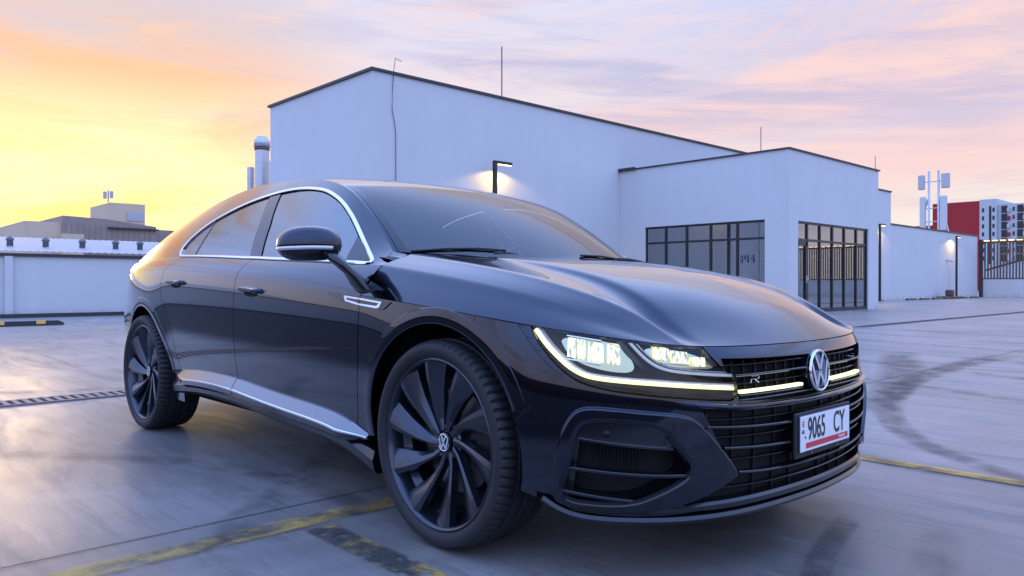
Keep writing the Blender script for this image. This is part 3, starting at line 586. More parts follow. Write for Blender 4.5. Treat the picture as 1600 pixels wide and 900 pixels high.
def resample(c, n):
    c = np.asarray(c, float); d = np.r_[0, np.cumsum(np.linalg.norm(np.diff(c, axis=0), axis=1))]
    t = np.linspace(0, d[-1], n); return np.stack([np.interp(t, d, c[:, i]) for i in range(c.shape[1])], 1)
def Kx(x):
    s = s_of_x(x); return _K(s)
# hood: rows centre -> K
HC = nspline([-.24,0,.2,.4,.55,.67,.76,.822],[.970,.957,.934,.895,.851,.800,.743,.674])
def hood_net():
    xc=[-.24,-.02,.19,.38,.53,.65,.75,.822]; xe=[-.426,-.19,.035,.24,.40,.52,.61,.68]
    ridge=[(-.385,.843,.927),(-.17,.836,.902),(.04,.820,.873),(.24,.793,.840),(.385,.752,.806),(.49,.708,.772),(.575,.660,.736),(.69,.64,.69)]
    upper=[(-.37,.735,.970),(-.15,.722,.943),(.07,.708,.912),(.265,.685,.875),(.41,.650,.835),(.52,.612,.795),(.61,.580,.751)]
    net=[]
    for i in range(8):
        k=Kx(xe[i]); R=ridge[i]; zc=float(HC(xc[i]))
        if i<7:
            U=upper[i]; cw=.45+.05*i/7
            q=min(1,i/1.6); cz=zc-.017*q-.022*(i/7)**2; bx=lambda w: xc[i]+(U[0]-xc[i])*(w/U[1])**2.2
            row=[(xc[i],0,zc),(bx(.15),.15,zc-.001*q),(bx(.30),.30,zc-.006*q),(bx(cw-.05),cw-.05,cz+.0095*q),(bx(cw-.005),cw-.005,cz+.005*q),(bx(cw+.007),cw+.007,cz-.008*q)]
            w2=cw+.05; row.append((bx(w2),w2,cz-.019*q+.003*(1-q)))
            row.append((U[0],U[1]-.025,U[2]+.002)); row.append((U[0],U[1]-.004,U[2]+.001)); row.append((U[0],U[1]+.014,U[2]-.007))
            row.append((R[0]*.6+U[0]*.4,R[1]*.6+U[1]*.4,R[2]*.6+U[2]*.4+.001)); row.append((R[0],R[1]-.012,R[2]+.005)); row.append((R[0],R[1]+.002,R[2]-.001))
            row.append((R[0]*.75+k[0]*.25,R[1]*.72+k[1]*.28+.004,R[2]*.75+k[2]*.25-.006)); row.append((R[0]*.3+k[0]*.7,R[1]*.3+k[1]*.7+.006,R[2]*.3+k[2]*.7)); row.append(tuple(k))
        else:
            ws=[0,.15,.30,.44,.495,.51,.55,.567,.578,.588,.605,.616,.623,.632,.644,.655]
            ss=np.linspace(KS[14],S_MAX,600); kk=_K(ss)
            row=[]
            for w in ws:
                j=np.argmin(abs(kk[:,1]-w)); row.append(tuple(kk[j]))
        net.append(row)
    return net
def flip(g): g=np.array(g,float).copy(); g[...,1]*=-1; return g   # w -> y (right side)
def hood_grid(nu=120,nv=110):
    g=bpatch(hood_net(),nu,nv)
    return flip(g)
RAIL=[(-.50,.715,.985),(-.63,.692,1.085),(-.78,.667,1.187),(-.93,.644,1.266),(-1.12,.622,1.325),(-1.4,.605,1.366),(-1.8,.600,1.382),(-2.2,.604,1.360),(-2.6,.614,1.300),(-3.0,.637,1.207),(-3.3,.658,1.117),(-3.52,.68,1.035)]
_r=np.array(RAIL); _rt=np.arange(len(RAIL)); railf=nspline(_rt,_r)
def rail_x(x):
    t=np.linspace(0,len(RAIL)-1,2000); P=railf(t); return np.stack([np.interp(-np.asarray(x),-P[:,0],P[:,k]) for k in range(3)],-1)
TC=[(-.13,.962),(-.35,1.083),(-.58,1.193),(-.82,1.285),(-1.08,1.356),(-1.4,1.405),(-1.8,1.430),(-2.2,1.418),(-2.6,1.371),(-3.0,1.288),(-3.35,1.183),(-3.68,1.065)]
def top_grid(nu=200,nv=80):
    t=np.linspace(0,len(RAIL)-1,nu); e=railf(t); c=nspline(_rt,np.array(TC))(t)
    v=np.linspace(0,1,nv)[None,:]
    x=c[:,:1]+(e[:,:1]-c[:,:1])*v**2.0; w=e[:,1:2]*v; z=c[:,1:2]+(e[:,2:3]-c[:,1:2])*(.75*v**2+.25*v**5)
    return flip(np.stack([x,w,z],-1))
GB=[-.40,-.54,-.70,-.87,-1.1,-1.42,-1.8,-2.2,-2.6,-2.98,-3.22,-3.34]
_gb=nspline(_rt,np.array(GB))
def side_grid(nu=260,nv=60):
    t=np.linspace(0,len(RAIL)-1,nu); e=railf(t); bx=_gb(t); b=BELT(bx); b=np.c_[bx,b]
    v=np.linspace(0,1,nv)[None,:,None]; g=b[:,None]*(1-v)+e[:,None]*v
    bul=(4*v*(1-v))[...,0]*np.clip((e[:,2]-b[:,2])/.35,0,1)[:,None]*.022
    g[...,1]+=bul; g[...,2]+=bul*.35
    return flip(g)
def shoulder_grid(nu=260,nv=24,x0=-3.34,x1=-.385):
    x=np.linspace(x0,x1,nu); k=Kx(x); k[:,0]=x; b=np.c_[x,BELT(x)]
    v=np.linspace(0,1,nv)[None,:,None]; g=k[:,None]*(1-v)+b[:,None]*v
    bul=(4*v*(1-v))[...,0]*.009; g[...,1]+=bul*.8; g[...,2]+=bul*.4
    return flip(g)
def trunk_grid(nu=60,nv=24):
    s=np.linspace(0,float(s_of_x(-3.34)),nu); k=_K(s)
    lip=resample(np.array([(-3.68,0,1.065),(-3.66,.3,1.062),(-3.60,.55,1.05),(-3.52,.68,1.035),(-3.34,.755,1.006)]),nu)
    v=np.linspace(0,1,nv)[None,:,None]; g=k[:,None]*(1-v)+lip[:,None]*v
    bul=(4*v*(1-v))[...,0]*.01; g[...,0]-=bul
    return flip(g)
def lower_grid(ns=420,nd=60,dmax=.70,s0=0.,s1=None):
    s=np.linspace(s0,S_MAX if s1 is None else s1,ns); d=np.linspace(0,dmax,nd); S,Dd=np.meshgrid(s,d,indexing='ij'); return LB(S,Dd),S,Dd

def surf_normals(g):
    du = np.gradient(g, axis=0); dv = np.gradient(g, axis=1); n = np.cross(du, dv); l = np.linalg.norm(n, axis=-1, keepdims=True); return n/np.maximum(l, 1e-12)
class Surf:
    def __init__(s, V, N, F, fields): s.V, s.N, s.F, s.f = V, N, F, fields
    @staticmethod
    def grid(g, outward, **fields):
        nu, nv = g.shape[:2]; n = surf_normals(g); V = g.reshape(-1, 3); N = n.reshape(-1, 3); F = grid_faces(nu, nv)
        if (N*outward(V)).sum(1).mean() < 0: N = -N; F = [q[::-1] for q in F]
        fl = {k: np.broadcast_to(a, g.shape[:2]).reshape(-1).astype(float) for k, a in fields.items()}
        fl.setdefault('x', V[:, 0].copy()); fl.setdefault('z', V[:, 2].copy()); fl.setdefault('y', V[:, 1].copy())
        return Surf(V, N, F, fl)
    def clip(s, val):
        """keep where val > 0, cutting faces along val = 0"""
        val = np.asarray(val, float); inside = val > 0
        V = list(s.V); N = list(s.N); FL = {k: list(a) for k, a in s.f.items()}; FL['_v'] = list(val); F = []; cut = {}
        def mid(a, b):
            key = (a, b) if a < b else (b, a)
            if key not in cut:
                t = val[a]/(val[a]-val[b]); cut[key] = len(V)
                V.append(s.V[a]*(1-t)+s.V[b]*t); n = s.N[a]*(1-t)+s.N[b]*t; N.append(n/np.linalg.norm(n))
                for k in s.f: FL[k].append(s.f[k][a]*(1-t)+s.f[k][b]*t)
            return cut[key]
        for q in s.F:
            c = [inside[i] for i in q]
            if all(c): F.append(q); continue
            if not any(c): continue
            out = []
            for i in range(len(q)):
                a, b = q[i], q[(i+1) % len(q)]
                if inside[a]: out.append(a)
                if inside[a] != inside[b]: out.append(mid(a, b))
            if len(out) > 2: F.append(tuple(out))
        used = sorted({i for q in F for i in q}); mp = {o: n for n, o in enumerate(used)}
        if not used: return Surf(np.zeros((0,3)), np.zeros((0,3)), [], {k: np.zeros(0) for k in s.f})
        return Surf(np.array(V)[used], np.array(N)[used], [tuple(mp[i] for i in q) for q in F], {k: np.array(FL[k])[used] for k in s.f})
    def offset(s, o): return Surf(s.V+s.N*np.asarray(o).reshape(-1, 1) if np.ndim(o) else s.V+s.N*o, s.N, s.F, s.f)
    def rim(s, th, skip=None):
        from collections import Counter
        E = Counter()
        for q in s.F:
            for i in range(len(q)): a, b = q[i], q[(i+1) % len(q)]; E[(min(a, b), max(a, b))] += 1
        V = []; N = []; F = []
        for q in s.F:
            for i in range(len(q)):
                a, b = q[i], q[(i+1) % len(q)]
                if E[(min(a, b), max(a, b))] != 1: continue
                if abs(s.V[a][1]) < 2e-4 and abs(s.V[b][1]) < 2e-4: continue
                if skip is not None and skip[a] and skip[b]: continue
                e = s.V[b]-s.V[a]; L = np.linalg.norm(e)
                if L < 1e-9: continue
                n = np.cross(e/L, s.N[a]); k = len(V)
                V += [s.V[b], s.V[a], s.V[a]-s.N[a]*th, s.V[b]-s.N[b]*th]; N += [n]*4; F.append((k, k+1, k+2, k+3))
        return V, N, F
def sd_poly(P, poly):
    """signed distance, > 0 inside"""
    P = np.asarray(P, float); poly = np.asarray(poly, float); d = np.full(len(P), 1e9); ins = np.zeros(len(P), bool)
    for i in range(len(poly)):
        a, b = poly[i], poly[(i+1) % len(poly)]; e = b-a; w = P-a; t = np.clip((w@e)/max(e@e, 1e-12), 0, 1)
        d = np.minimum(d, np.linalg.norm(w-t[:, None]*e, axis=1))
        c = (a[1] > P[:, 1]) != (b[1] > P[:, 1])
        xi = a[0]+(P[:, 1]-a[1])*e[0]/(e[1] if abs(e[1]) > 1e-12 else 1e-12)
        ins ^= c & (P[:, 0] < xi)
    return np.where(ins, d, -d)
def smooth_poly(pts, n=3, closed=True):
    """Chaikin corner cutting"""
    p = np.array(pts, float)
    for _ in range(n):
        q = np.roll(p, -1, 0) if closed else p[1:]; a = p if closed else p[:-1]
        r = np.empty((2*len(a), p.shape[1])); r[0::2] = a*.75+q*.25; r[1::2] = a*.25+q*.75
        p = r if closed else np.vstack([p[:1], r, p[-1:]])
    return p
def panel(name, surfs, mat, parent, th=.012, both='two', skips=None, label=None):
    """one object per side ('two'), or one object holding both halves ('one'), or the right half only ('right')"""
    V = []; N = []; F = []
    for i, s in enumerate(surfs):
        if len(s.F) == 0: continue
        b = len(V); V += list(s.V); N += list(s.N); F += [tuple(j+b for j in q) for q in s.F]
        if th:
            rv, rn, rf = s.rim(th, None if skips is None else skips(s)); b = len(V); V += rv; N += rn; F += [tuple(j+b for j in q) for q in rf]
    V = np.array(V); N = np.array(N); mir = np.array([1, -1, 1.])
    if both == 'one':
        n = len(V); V = np.vstack([V, V*mir]); N = np.vstack([N, N*mir]); F = F+[tuple(j+n for j in q[::-1]) for q in F]
        return mobj(name, V, F, mat, parent, True, N)
    o = mobj(name, V, F, mat, parent, True, N)
    if both == 'two':
        return o, mobj(name, V*mir, [q[::-1] for q in F], mat, parent, True, N*mir)
    return o
def mirror_of(o, parent=None):
    """mirrored copy of a right-side part for the left side (children too)"""
    def one(a, par):
        me = a.data.copy(); me.transform(Matrix.Diagonal((1, -1, 1, 1))); me.flip_normals()
        q = bpy.data.objects.new(a.name.split('.')[0], me); COL.objects.link(q); q.parent = par
        q.location = (a.location.x, -a.location.y, a.location.z)
        for md in a.modifiers:
            if md.type == 'BEVEL': bevel(q, md.width, md.segments)
        for c in list(a.children): one(c, q)
        return q
    return one(o, parent if parent is not None else o.parent)
car = empty('car', (0, 0, 0))
tag(car, 'dark navy four door fastback car with lit headlights parked in the foreground', 'car')
# ---- master surfaces
SIG0 = -S_MAX
sgrid = np.r_[np.arange(0, S_MAX-2.05, .014), np.arange(S_MAX-2.05, S_MAX, .0075), S_MAX]
dgrid = np.r_[np.linspace(0, .56, 81), .59, .62, .66, .70]
SS, DD = np.meshgrid(sgrid, dgrid, indexing='ij')
LOW = Surf.grid(LB(SS, DD), lambda V: np.c_[V[:, 0]+1.5, V[:, 1]*3, 0*V[:, 2]], sg=SS-S_MAX, d=DD)
def ax(s): return s.f['x']
GAP = .0022
def arch_r(s, cx): return np.hypot(s.f['x']-cx, s.f['z']-.350)
R_IN, R_OUT = .382, .436
sill_z = nspline([-2.50,-2.04,-1.77,-1.54,-1.27,-.93,-.70,-.57,-.48,-.40],[.375,.413,.418,.414,.398,.381,.369,.350,.322,.300])
A_LINE = lambda z: np.interp(z, [.30,.40,.60,.82],[-.515,-.475,-.440,-.430])
B_LINE = lambda z: np.interp(z, [.40,.60,.88],[-1.545,-1.530,-1.510])
C_LINE = lambda z: np.interp(z, [.30,.60,.75,.80,.87,.92],[-2.30,-2.36,-2.465,-2.505,-2.510,-2.490])
SEAM = lambda z: np.interp(z, [.60,.706,.75],[.10,.155,.190])
SH = Surf.grid(shoulder_grid(300, 22), lambda V: np.c_[0*V[:, 0], -np.ones(len(V)), .5+0*V[:, 0]], v=np.linspace(0, 1, 22)[None, :])
A_UP = lambda v: -.430+.045*v
B_UP = lambda v: -1.505+.085*v**1.5
C_UP = lambda v: -2.49+.20*v**1.4
def lowpart(*conds):
    s = LOW
    for c in conds: s = s.clip(c(s))
    return s
def jskip(s): return (s.f['d'] < 1e-6) if 'd' in s.f else (s.f['v'] < 1e-6)
xs = lambda s: s.f['x']; zs = lambda s: s.f['z']
# rear door, front door
rd = lowpart(lambda s: s.f['sg']+4.3, lambda s: -1.0-s.f['sg'], lambda s: xs(s)-C_LINE(zs(s))-GAP, lambda s: B_LINE(zs(s))-GAP-xs(s), lambda s: zs(s)-sill_z(xs(s)), lambda s: arch_r(s, -2.837)-R_OUT+.01)
rd_u = SH.clip(SH.f['x']-C_UP(SH.f['v'])-GAP); rd_u = rd_u.clip(B_UP(rd_u.f['v'])-GAP-rd_u.f['x'])
rear_doors = panel('rear_door', [rd, rd_u], M_PAINT, car, skips=jskip)
fd = lowpart(lambda s: s.f['sg']+4.3, lambda s: -1.0-s.f['sg'], lambda s: xs(s)-B_LINE(zs(s))-GAP, lambda s: A_LINE(zs(s))-GAP-xs(s), lambda s: zs(s)-sill_z(xs(s)), lambda s: arch_r(s, 0)-R_OUT+.01)
fd_u = SH.clip(SH.f['x']-B_UP(SH.f['v'])-GAP); fd_u = fd_u.clip(A_UP(fd_u.f['v'])-GAP-fd_u.f['x'])
front_doors = panel('front_door', [fd, fd_u], M_PAINT, car, skips=jskip)
# front wing between door and bumper
fw = lowpart(lambda s: s.f['sg']+2.4, lambda s: xs(s)-A_LINE(zs(s))-GAP, lambda s: SEAM(zs(s))-.001-xs(s), lambda s: arch_r(s, 0)-R_OUT+.008, lambda s: s.f['d']-GAP, lambda s: zs(s)-.31)
panel('front_wing', [fw], M_PAINT, car)
# rear quarter and bumper
rq = lowpart(lambda s: -3.2-s.f['sg'], lambda s: C_LINE(zs(s))-GAP-xs(s), lambda s: arch_r(s, -2.837)-R_OUT+.01, lambda s: np.maximum(zs(s)-.60, xs(s)+3.22)-.0)
rq_u = SH.clip(C_UP(SH.f['v'])-GAP-SH.f['x'])
TR = Surf.grid(trunk_grid(), lambda V: np.c_[-np.ones(len(V)), V[:, 1], .6+0*V[:, 0]], v=np.linspace(0, 1, 24)[None, :])
rb = lowpart(lambda s: -3.2-s.f['sg'], lambda s: -3.22-GAP-xs(s), lambda s: .60-GAP-zs(s), lambda s: zs(s)-.24, lambda s: arch_r(s, -2.837)-R_OUT+.01)
panel('rear_bumper', [rb], M_PAINT, car, both='one')
# front: lamp / mask / openings in (sigma, depth)
LAMP = [(-1.038,-.02),(-1.014,.029),(-.984,.060),(-.951,.092),(-.913,.120),(-.871,.139),(-.801,.147),(-.716,.147),(-.613,.148),(-.517,.151),(-.415,.156),(-.415,.080),(-.455,.074),(-.486,.048),(-.515,.010),(-.530,-.02)]
MASK = [(-.415,.158),(-.25,.163),(-.1,.165),(.02,.165),(.02,.038),(-.10,.038),(-.25,.037),(-.35,.036),(-.470,.034),(-.455,.074),(-.415,.080)]
LOWG = [(.02,.186),(-.20,.186),(-.405,.184),(-.545,.176),(-.483,.282),(-.412,.366),(-.44,.386),(-.55,.436),(-.62,.452),(-.40,.452),(-.20,.458),(.02,.458)]
INTK = [(-.924,.443),(-.899,.351),(-.878,.268),(-.853,.245),(-.800,.236),(-.666,.232),(-.616,.295),(-.572,.350),(-.66,.408),(-.741,.452),(-.888,.469),(-.915,.462)]
BLADE = [(-.935,.300),(-.900,.225),(-.872,.203),(-.828,.194),(-.718,.190),(-.616,.190),(-.560,.204),(-.483,.282),(-.412,.366),(-.44,.386),(-.529,.430),(-.696,.477),(-.80,.495),(-.93,.500),(-.965,.470)]
sgd = lambda s: np.c_[s.f['sg'], s.f['d']]
BOT = lambda sg: np.interp(sg, [-1.10,-.96,-.90,-.75,-.55,-.3,0],[.475,.472,.505,.495,.468,.462,.462])
LAMP_S = smooth_poly(LAMP, 1); INTK_S = smooth_poly(INTK, 2); BLADE_S = smooth_poly(BLADE, 2)
FRONT = LOW.clip(LOW.f['sg']+1.45)
bp = FRONT
for c in (lambda s: xs(s)-SEAM(zs(s))-.001, lambda s: s.f['d']-GAP, lambda s: arch_r(s, 0)-R_OUT+.008, lambda s: BOT(s.f['sg'])-s.f['d'], lambda s: -sd_poly(sgd(s), LAMP_S)-.002,
          lambda s: -sd_poly(sgd(s), MASK), lambda s: -sd_poly(sgd(s), LOWG), lambda s: -sd_poly(sgd(s), INTK_S)):
    bp = bp.clip(c(bp))
strip = bp.clip(.07-bp.f['d']); strip = strip.clip(strip.f['sg']+.56)
bump = bp.clip(-np.minimum(.07-bp.f['d'], bp.f['sg']+.56))
panel('front_bumper', [bump], M_PAINT, car, both='one', th=.03)
panel('grille_surround', [strip], M_PAINT, car, both='one', th=.03)
bs, bd = np.meshgrid(np.arange(S_MAX-1.0, S_MAX-.385, .0024), np.arange(.165, .525, .0024), indexing='ij')
BG = LB(bs, bd); BN = surf_normals(BG); BN *= np.sign((BN*np.stack([BG[..., 0]+1.5, BG[..., 1]*3, 0*BG[..., 2]], -1)).sum(-1).mean())
bq = np.c_[bs.ravel()-S_MAX, bd.ravel()]
BLADE_F = smooth_poly(BLADE, 3); INTK_F = smooth_poly(INTK, 3)
e_o = sd_poly(bq, BLADE_F); e_i = -sd_poly(bq, INTK_F)-.004
def sst(t): t = np.clip(t, 0, 1); return t*t*(3-2*t)
hgt = (.001+.011*sst(e_o/.007)*(.72+.28*sst(e_i/.010))).reshape(bs.shape)
BL = Surf.grid(BG+BN*hgt[..., None], lambda V: np.c_[V[:, 0]+1.5, V[:, 1]*3, 0*V[:, 2]], eo=e_o.reshape(bs.shape), ei=e_i.reshape(bs.shape))
bl = BL.clip(BL.f['eo']); bl = bl.clip(bl.f['ei'])
panel('intake_blade', [bl], M_PAINT, car, th=.02)
# hood
HOOD = Surf.grid(hood_grid(150, 150), lambda V: np.c_[0*V[:, 0], 0*V[:, 1], np.ones(len(V))], u=np.linspace(0, 1, 150)[:, None], v=np.linspace(0, 1, 150)[None, :])
hd = HOOD
panel('hood', [hd], M_PAINT, car, both='one', th=.010)
# roof, pillars, glass
NT_U, NT_V = 260, 90
tt = np.linspace(0, len(RAIL)-1, NT_U)
TOP = Surf.grid(top_grid(NT_U, NT_V), lambda V: np.c_[0*V[:, 0], 0*V[:, 1], np.ones(len(V))], t=tt[:, None], v=np.linspace(0, 1, NT_V)[None, :])
ewid = lambda s: (1-s.f['v'])*.66                      # about the distance to the rail
HEAD_T = 3.42; BACK_T = 7.7
ws = TOP.clip(HEAD_T-.004-TOP.f['t']); ws = ws.clip(ewid(ws)-.014)
frit = np.minimum.reduce([HEAD_T-.11-ws.f['t'], (ewid(ws)-.040)*4, ws.f['t']-.10])
wg = ws.clip(frit); wb = ws.clip(-frit)
windshield = panel('windshield', [wg], M_WSGLASS, car, both='one', th=0)
o = panel('windshield_border', [wb], M_GLOSSBLACK, windshield, both='one', th=0)
ap = TOP.clip(HEAD_T-TOP.f['t']); ap = ap.clip(.012-ewid(ap))
rf = TOP.clip(TOP.f['t']-HEAD_T); rf = rf.clip(BACK_T-rf.f['t'])
bk = TOP.clip(TOP.f['t']-BACK_T); bkg = bk.clip(np.minimum(ewid(bk)-.06, 10.6-bk.f['t'])); bkf = bk.clip(-np.minimum(ewid(bk)-.06, 10.6-bk.f['t']))
panel('rear_window', [bkg], M_GLASS, car, both='one', th=0)
SIDE = Surf.grid(side_grid(420, 90), lambda V: np.c_[0*V[:, 0], -np.ones(len(V)), .3+0*V[:, 0]], v=np.linspace(0, 1, 90)[None, :])
DLO = [(-2.380,1.034),(-2.372,1.077),(-2.326,1.118),(-2.234,1.174),(-2.122,1.216),(-1.951,1.262),(-1.773,1.293),(-1.543,1.315),(-1.358,1.316),(-1.168,1.295),(-1.066,1.271),(-.953,1.231),(-.877,1.195),(-.793,1.147),(-.706,1.089),(-.616,1.028),(-.530,.975),(-.452,.937)]
_bx = np.linspace(-.46, -2.36, 24); BELTZ = lambda x: BELT(x)[..., 1]
DLO_P = np.vstack([smooth_poly(DLO, 2, False), np.c_[_bx, BELTZ(_bx)+.006]])
DLO_P = np.array([q for i, q in enumerate(DLO_P) if i == 0 or np.linalg.norm(q-DLO_P[i-1]) > 1e-3])
sxz = lambda s: np.c_[s.f['x'], s.f['z']]
sd = SIDE.clip(-sd_poly(sxz(SIDE), DLO_P))
panel('roof', [rf, ap, bkf, sd, rq_u, TR, rq], M_PAINT, car, both='one', th=.008, skips=lambda s: np.ones(len(s.V), bool) if 't' in s.f else jskip(s))
BP_L = lambda z: np.interp(z, [.99,1.14,1.30],[-1.478,-1.537,-1.640]); BP_R = lambda z: np.interp(z, [.99,1.14,1.30],[-1.362,-1.424,-1.535]); QL = lambda z: np.interp(z, [1.0,1.12,1.22],[-2.160,-2.139,-2.138])
dlo = SIDE.clip(sd_poly(sxz(SIDE), DLO_P)-.010).offset(-.006)
def win(name, s, par, i):
    pair = panel(name, [s], M_GLASS, None, th=0)
    for w, d in zip(pair, par): w.parent = d
win('window_glass', dlo.clip(dlo.f['x']-BP_R(dlo.f['z'])-.006), front_doors, 0)
rgl = dlo.clip(BP_L(dlo.f['z'])-.004-dlo.f['x']); win('window_glass', rgl.clip(rgl.f['x']-QL(rgl.f['z'])-.004), rear_doors, 0)
win('quarter_glass', rgl.clip(QL(rgl.f['z'])+.002-rgl.f['x']), rear_doors, 0)
bpl = dlo.clip(BP_R(dlo.f['z'])-dlo.f['x']); bpl = bpl.clip(bpl.f['x']-BP_L(bpl.f['z']))
panel('door_pillar', [bpl.offset(.004)], M_GLOSSBLACK, car, th=.006)
qs = dlo.clip(QL(dlo.f['z'])+.008-dlo.f['x']); qs = qs.clip(qs.f['x']-QL(qs.f['z'])+.008)
panel('window_divider', [qs.offset(.002)], M_GLOSSBLACK, car, th=.003)
def side_pt(x, z):
    """nearest point and normal on the side glass surface"""
    d = (SIDE.f['x']-x)**2+(SIDE.f['z']-z)**2; i = np.argsort(d)[:4]; w = 1/(d[i]+1e-7); w /= w.sum(); return (SIDE.V[i]*w[:, None]).sum(0), (SIDE.N[i]*w[:, None]).sum(0)
def sweep(name, P, N, T, section, mat, parent, closed=False, smooth=True):
    """sweep a closed 2-D section (a along N, b along the cross direction T) along P"""
    P, N, T = map(np.asarray, (P, N, T)); n = len(P); m = len(section(0)) if callable(section) else len(section); V = []
    for i in range(n):
        sec = section(i/(n-1)) if callable(section) else section
        for a, b in sec: V.append(P[i]+N[i]*a+T[i]*b)
    F = []
    for i in range(n if closed else n-1):
        k = (i+1) % n
        for j in range(m): F.append((i*m+j, i*m+(j+1) % m, k*m+(j+1) % m, k*m+j))
    if not closed: F += [tuple(range(m))[::-1], tuple((n-1)*m+j for j in range(m))]
    o = mobj(name, V, F, mat, parent, smooth)
    if smooth: o.data.set_sharp_from_angle(angle=R(35))
    return o
# chrome strip round the side windows
path = resample(np.vstack([DLO_P, DLO_P[:1]]), 220)[:-1]
PP = []; NN = []
for x, z in path:
    a, b = side_pt(x, z); PP.append(a); NN.append(b/np.linalg.norm(b))
PP = np.array(PP); NN = np.array(NN)
for _ in range(4): PP = (np.roll(PP, 1, 0)+PP*2+np.roll(PP, -1, 0))/4
for _ in range(6): NN = (np.roll(NN, 1, 0)+NN*2+np.roll(NN, -1, 0))/4
NN /= np.linalg.norm(NN, axis=1, keepdims=True)
tg = np.roll(PP, -1, 0)-np.roll(PP, 1, 0); TT = np.cross(NN, tg); TT /= np.linalg.norm(TT, axis=1, keepdims=True)
o = sweep('window_chrome', PP, NN, TT, [(-.006,-.008),(.003,-.008),(.006,-.004),(.006,.004),(.003,.008),(-.006,.008)], M_CHROME, car, True); mirror_of(o)
# mirror triangle in the front window
# ---- helpers on the lower body
def LS(sg, d, o=0.):
    sg = np.asarray(sg, float); d = np.broadcast_to(d, sg.shape); m = sg > 0
    q = LB(np.where(m, S_MAX-sg, S_MAX+sg), d, o); q[..., 1] = np.where(m, -q[..., 1], q[..., 1]); return q
def LN(sg):
    sg = np.asarray(sg, float); m = sg > 0; n = Kn(np.where(m, S_MAX-sg, S_MAX+sg)); return np.stack([n[..., 0], np.where(m, 1, -1)*n[..., 1], 0*sg], -1)
def rib(name, pts, section, mat, parent=None, o=0., n=60, mirror=False):
    """strip that follows the body: pts = [(sigma, depth)...]"""
    p = resample(np.array(pts, float), n) if len(pts) < 3 else resample(smooth_poly(pts, 2, False), n)
    P = LS(p[:, 0], p[:, 1], o); N = LN(p[:, 0]); t = np.gradient(P, axis=0); T = np.cross(t, N); T /= np.linalg.norm(T, axis=1, keepdims=True)
    q = sweep(name, P, N, T, section, mat, parent if parent else car)
    if mirror: mirror_of(q)
    return q
def rect(a0, a1, b, c=.0015): return [(a0,-b),(a1-c,-b),(a1,-b+c),(a1,b-c),(a1-c,b),(a0,b)]
# inner dark shell behind every gap
g = LB(*np.meshgrid(np.linspace(0, S_MAX, 260), np.linspace(.004, .47, 30), indexing='ij'), -.028)
IS = Surf.grid(g, lambda V: np.c_[V[:, 0]+1.5, V[:, 1]*3, 0*V[:, 2]])
for c in (0, -2.837): IS = IS.clip(arch_r(IS, c)-R_OUT+.012)
IS = IS.clip(.40-IS.f['x'])
sh2 = Surf.grid(shoulder_grid(80, 5), lambda V: np.c_[0*V[:, 0], -np.ones(len(V)), .5+0*V[:, 0]]).offset(-.02)
panel('body_shell', [IS, sh2], M_DARK, car, both='one', th=0)
# ---- wheel-arch flanges, liners
def body_w(x, z):
    """half width of the lower body at (x, z), side region"""
    s = s_of_x(x); k = K(s); return -LB(s, np.clip(k[..., 2]-z, 0, .7))[..., 1]
for cx, a0, a1 in ((0., R(-14), R(186)), (-2.837, R(3), R(193))):
    th = np.linspace(a0, a1, 90); prof = [(.4335,-.012),(.4335,.0005),(.4315,.0025),(.412,.0030),(.386,.0030),(.381,.0005),(.378,-.05),(.395,-.055)]
    V = []
    for t in th:
        for r, o in prof:
            x = cx+r*math.cos(t); z = .350+r*math.sin(t); w = float(body_w(x, z)); V.append((x, -(w+o), z))
    q = mobj('wheel_arch', V, grid_faces(len(th), len(prof)), M_PAINT, car, True); q.data.set_sharp_from_angle(angle=R(30)); mirror_of(q)
    V = []; 
    for t in np.linspace(a0-.15, a1+.15, 48):
        x = cx+.392*math.cos(t); z = .350+.392*math.sin(t)
        V += [(x, -.86, z), (x, -.55, z)]
    q = mobj('arch_liner', V, grid_faces(48, 2), M_DARK, car, True); mirror_of(q)
# ---- sills: upper silver trim, chrome line, black rocker
def sill(name, x0, x1, prof, mat, parent=car, n=70):
    xx = np.linspace(x0, x1, n); V = []
    for x in xx:
        zt = float(sill_z(x)); w = float(body_w(x, zt)); 
        e = min(1, max(0, (x+2.42)/.25))*min(1, max(0, (-.40-x)/.22)); e = e*e*(3-2*e)
        for a, b in prof(x, e): V.append((x, -(w+a), zt+b))
    m = len(prof(x0, 1)); F = grid_faces(n, m)
    F = [f[::-1] for f in F]+[tuple(range(m)), tuple((n-1)*m+j for j in range(m))[::-1]]
    o = mobj(name, V, F, mat, parent, True); o.data.set_sharp_from_angle(angle=R(25)); mirror_of(o); return o
up = lambda x, e: [(-.012,-.001+.004),(.000,.002),(.004+.004*e,-.002),(.010+.024*e,-.006-.040*e),(.008+.026*e,-.010-.042*e),(-.03,-.012-.045*e)]
lo = lambda x, e: [(-.03,-.012-.045*e),(.004+.030*e,-.011-.043*e),(.003+.028*e,-.016-.062*e),(-.004+.020*e,-.020-.072*e),(-.05,-.022-.074*e)]
for seg in ((-2.44, -1.547), (-1.541, -.425)): sill('sill_trim', seg[0], seg[1], up, M_SILL); sill('sill_trim_lower', seg[0], seg[1], lo, M_PAINT)
for seg in ((-2.40, -1.547), (-1.541, -.43)):
    sill('sill_chrome', seg[0], seg[1], lambda x, e: [(.008+.027*e,-.0065-.040*e),(.0105+.027*e,-.009-.0405*e),(.0105+.027*e,-.013-.043*e),(.006+.027*e,-.0145-.044*e)], M_CHROME)
rk = lambda x, e: [(-.02,-.05),(-.008,-.052-.03*e),(.002,-.085),(-.004,-.118),(-.018,-.135),(-.12,-.14),(-.25,-.13)]
sill('rocker_panel', -2.44, -.40, rk, M_GLOSSBLACK)
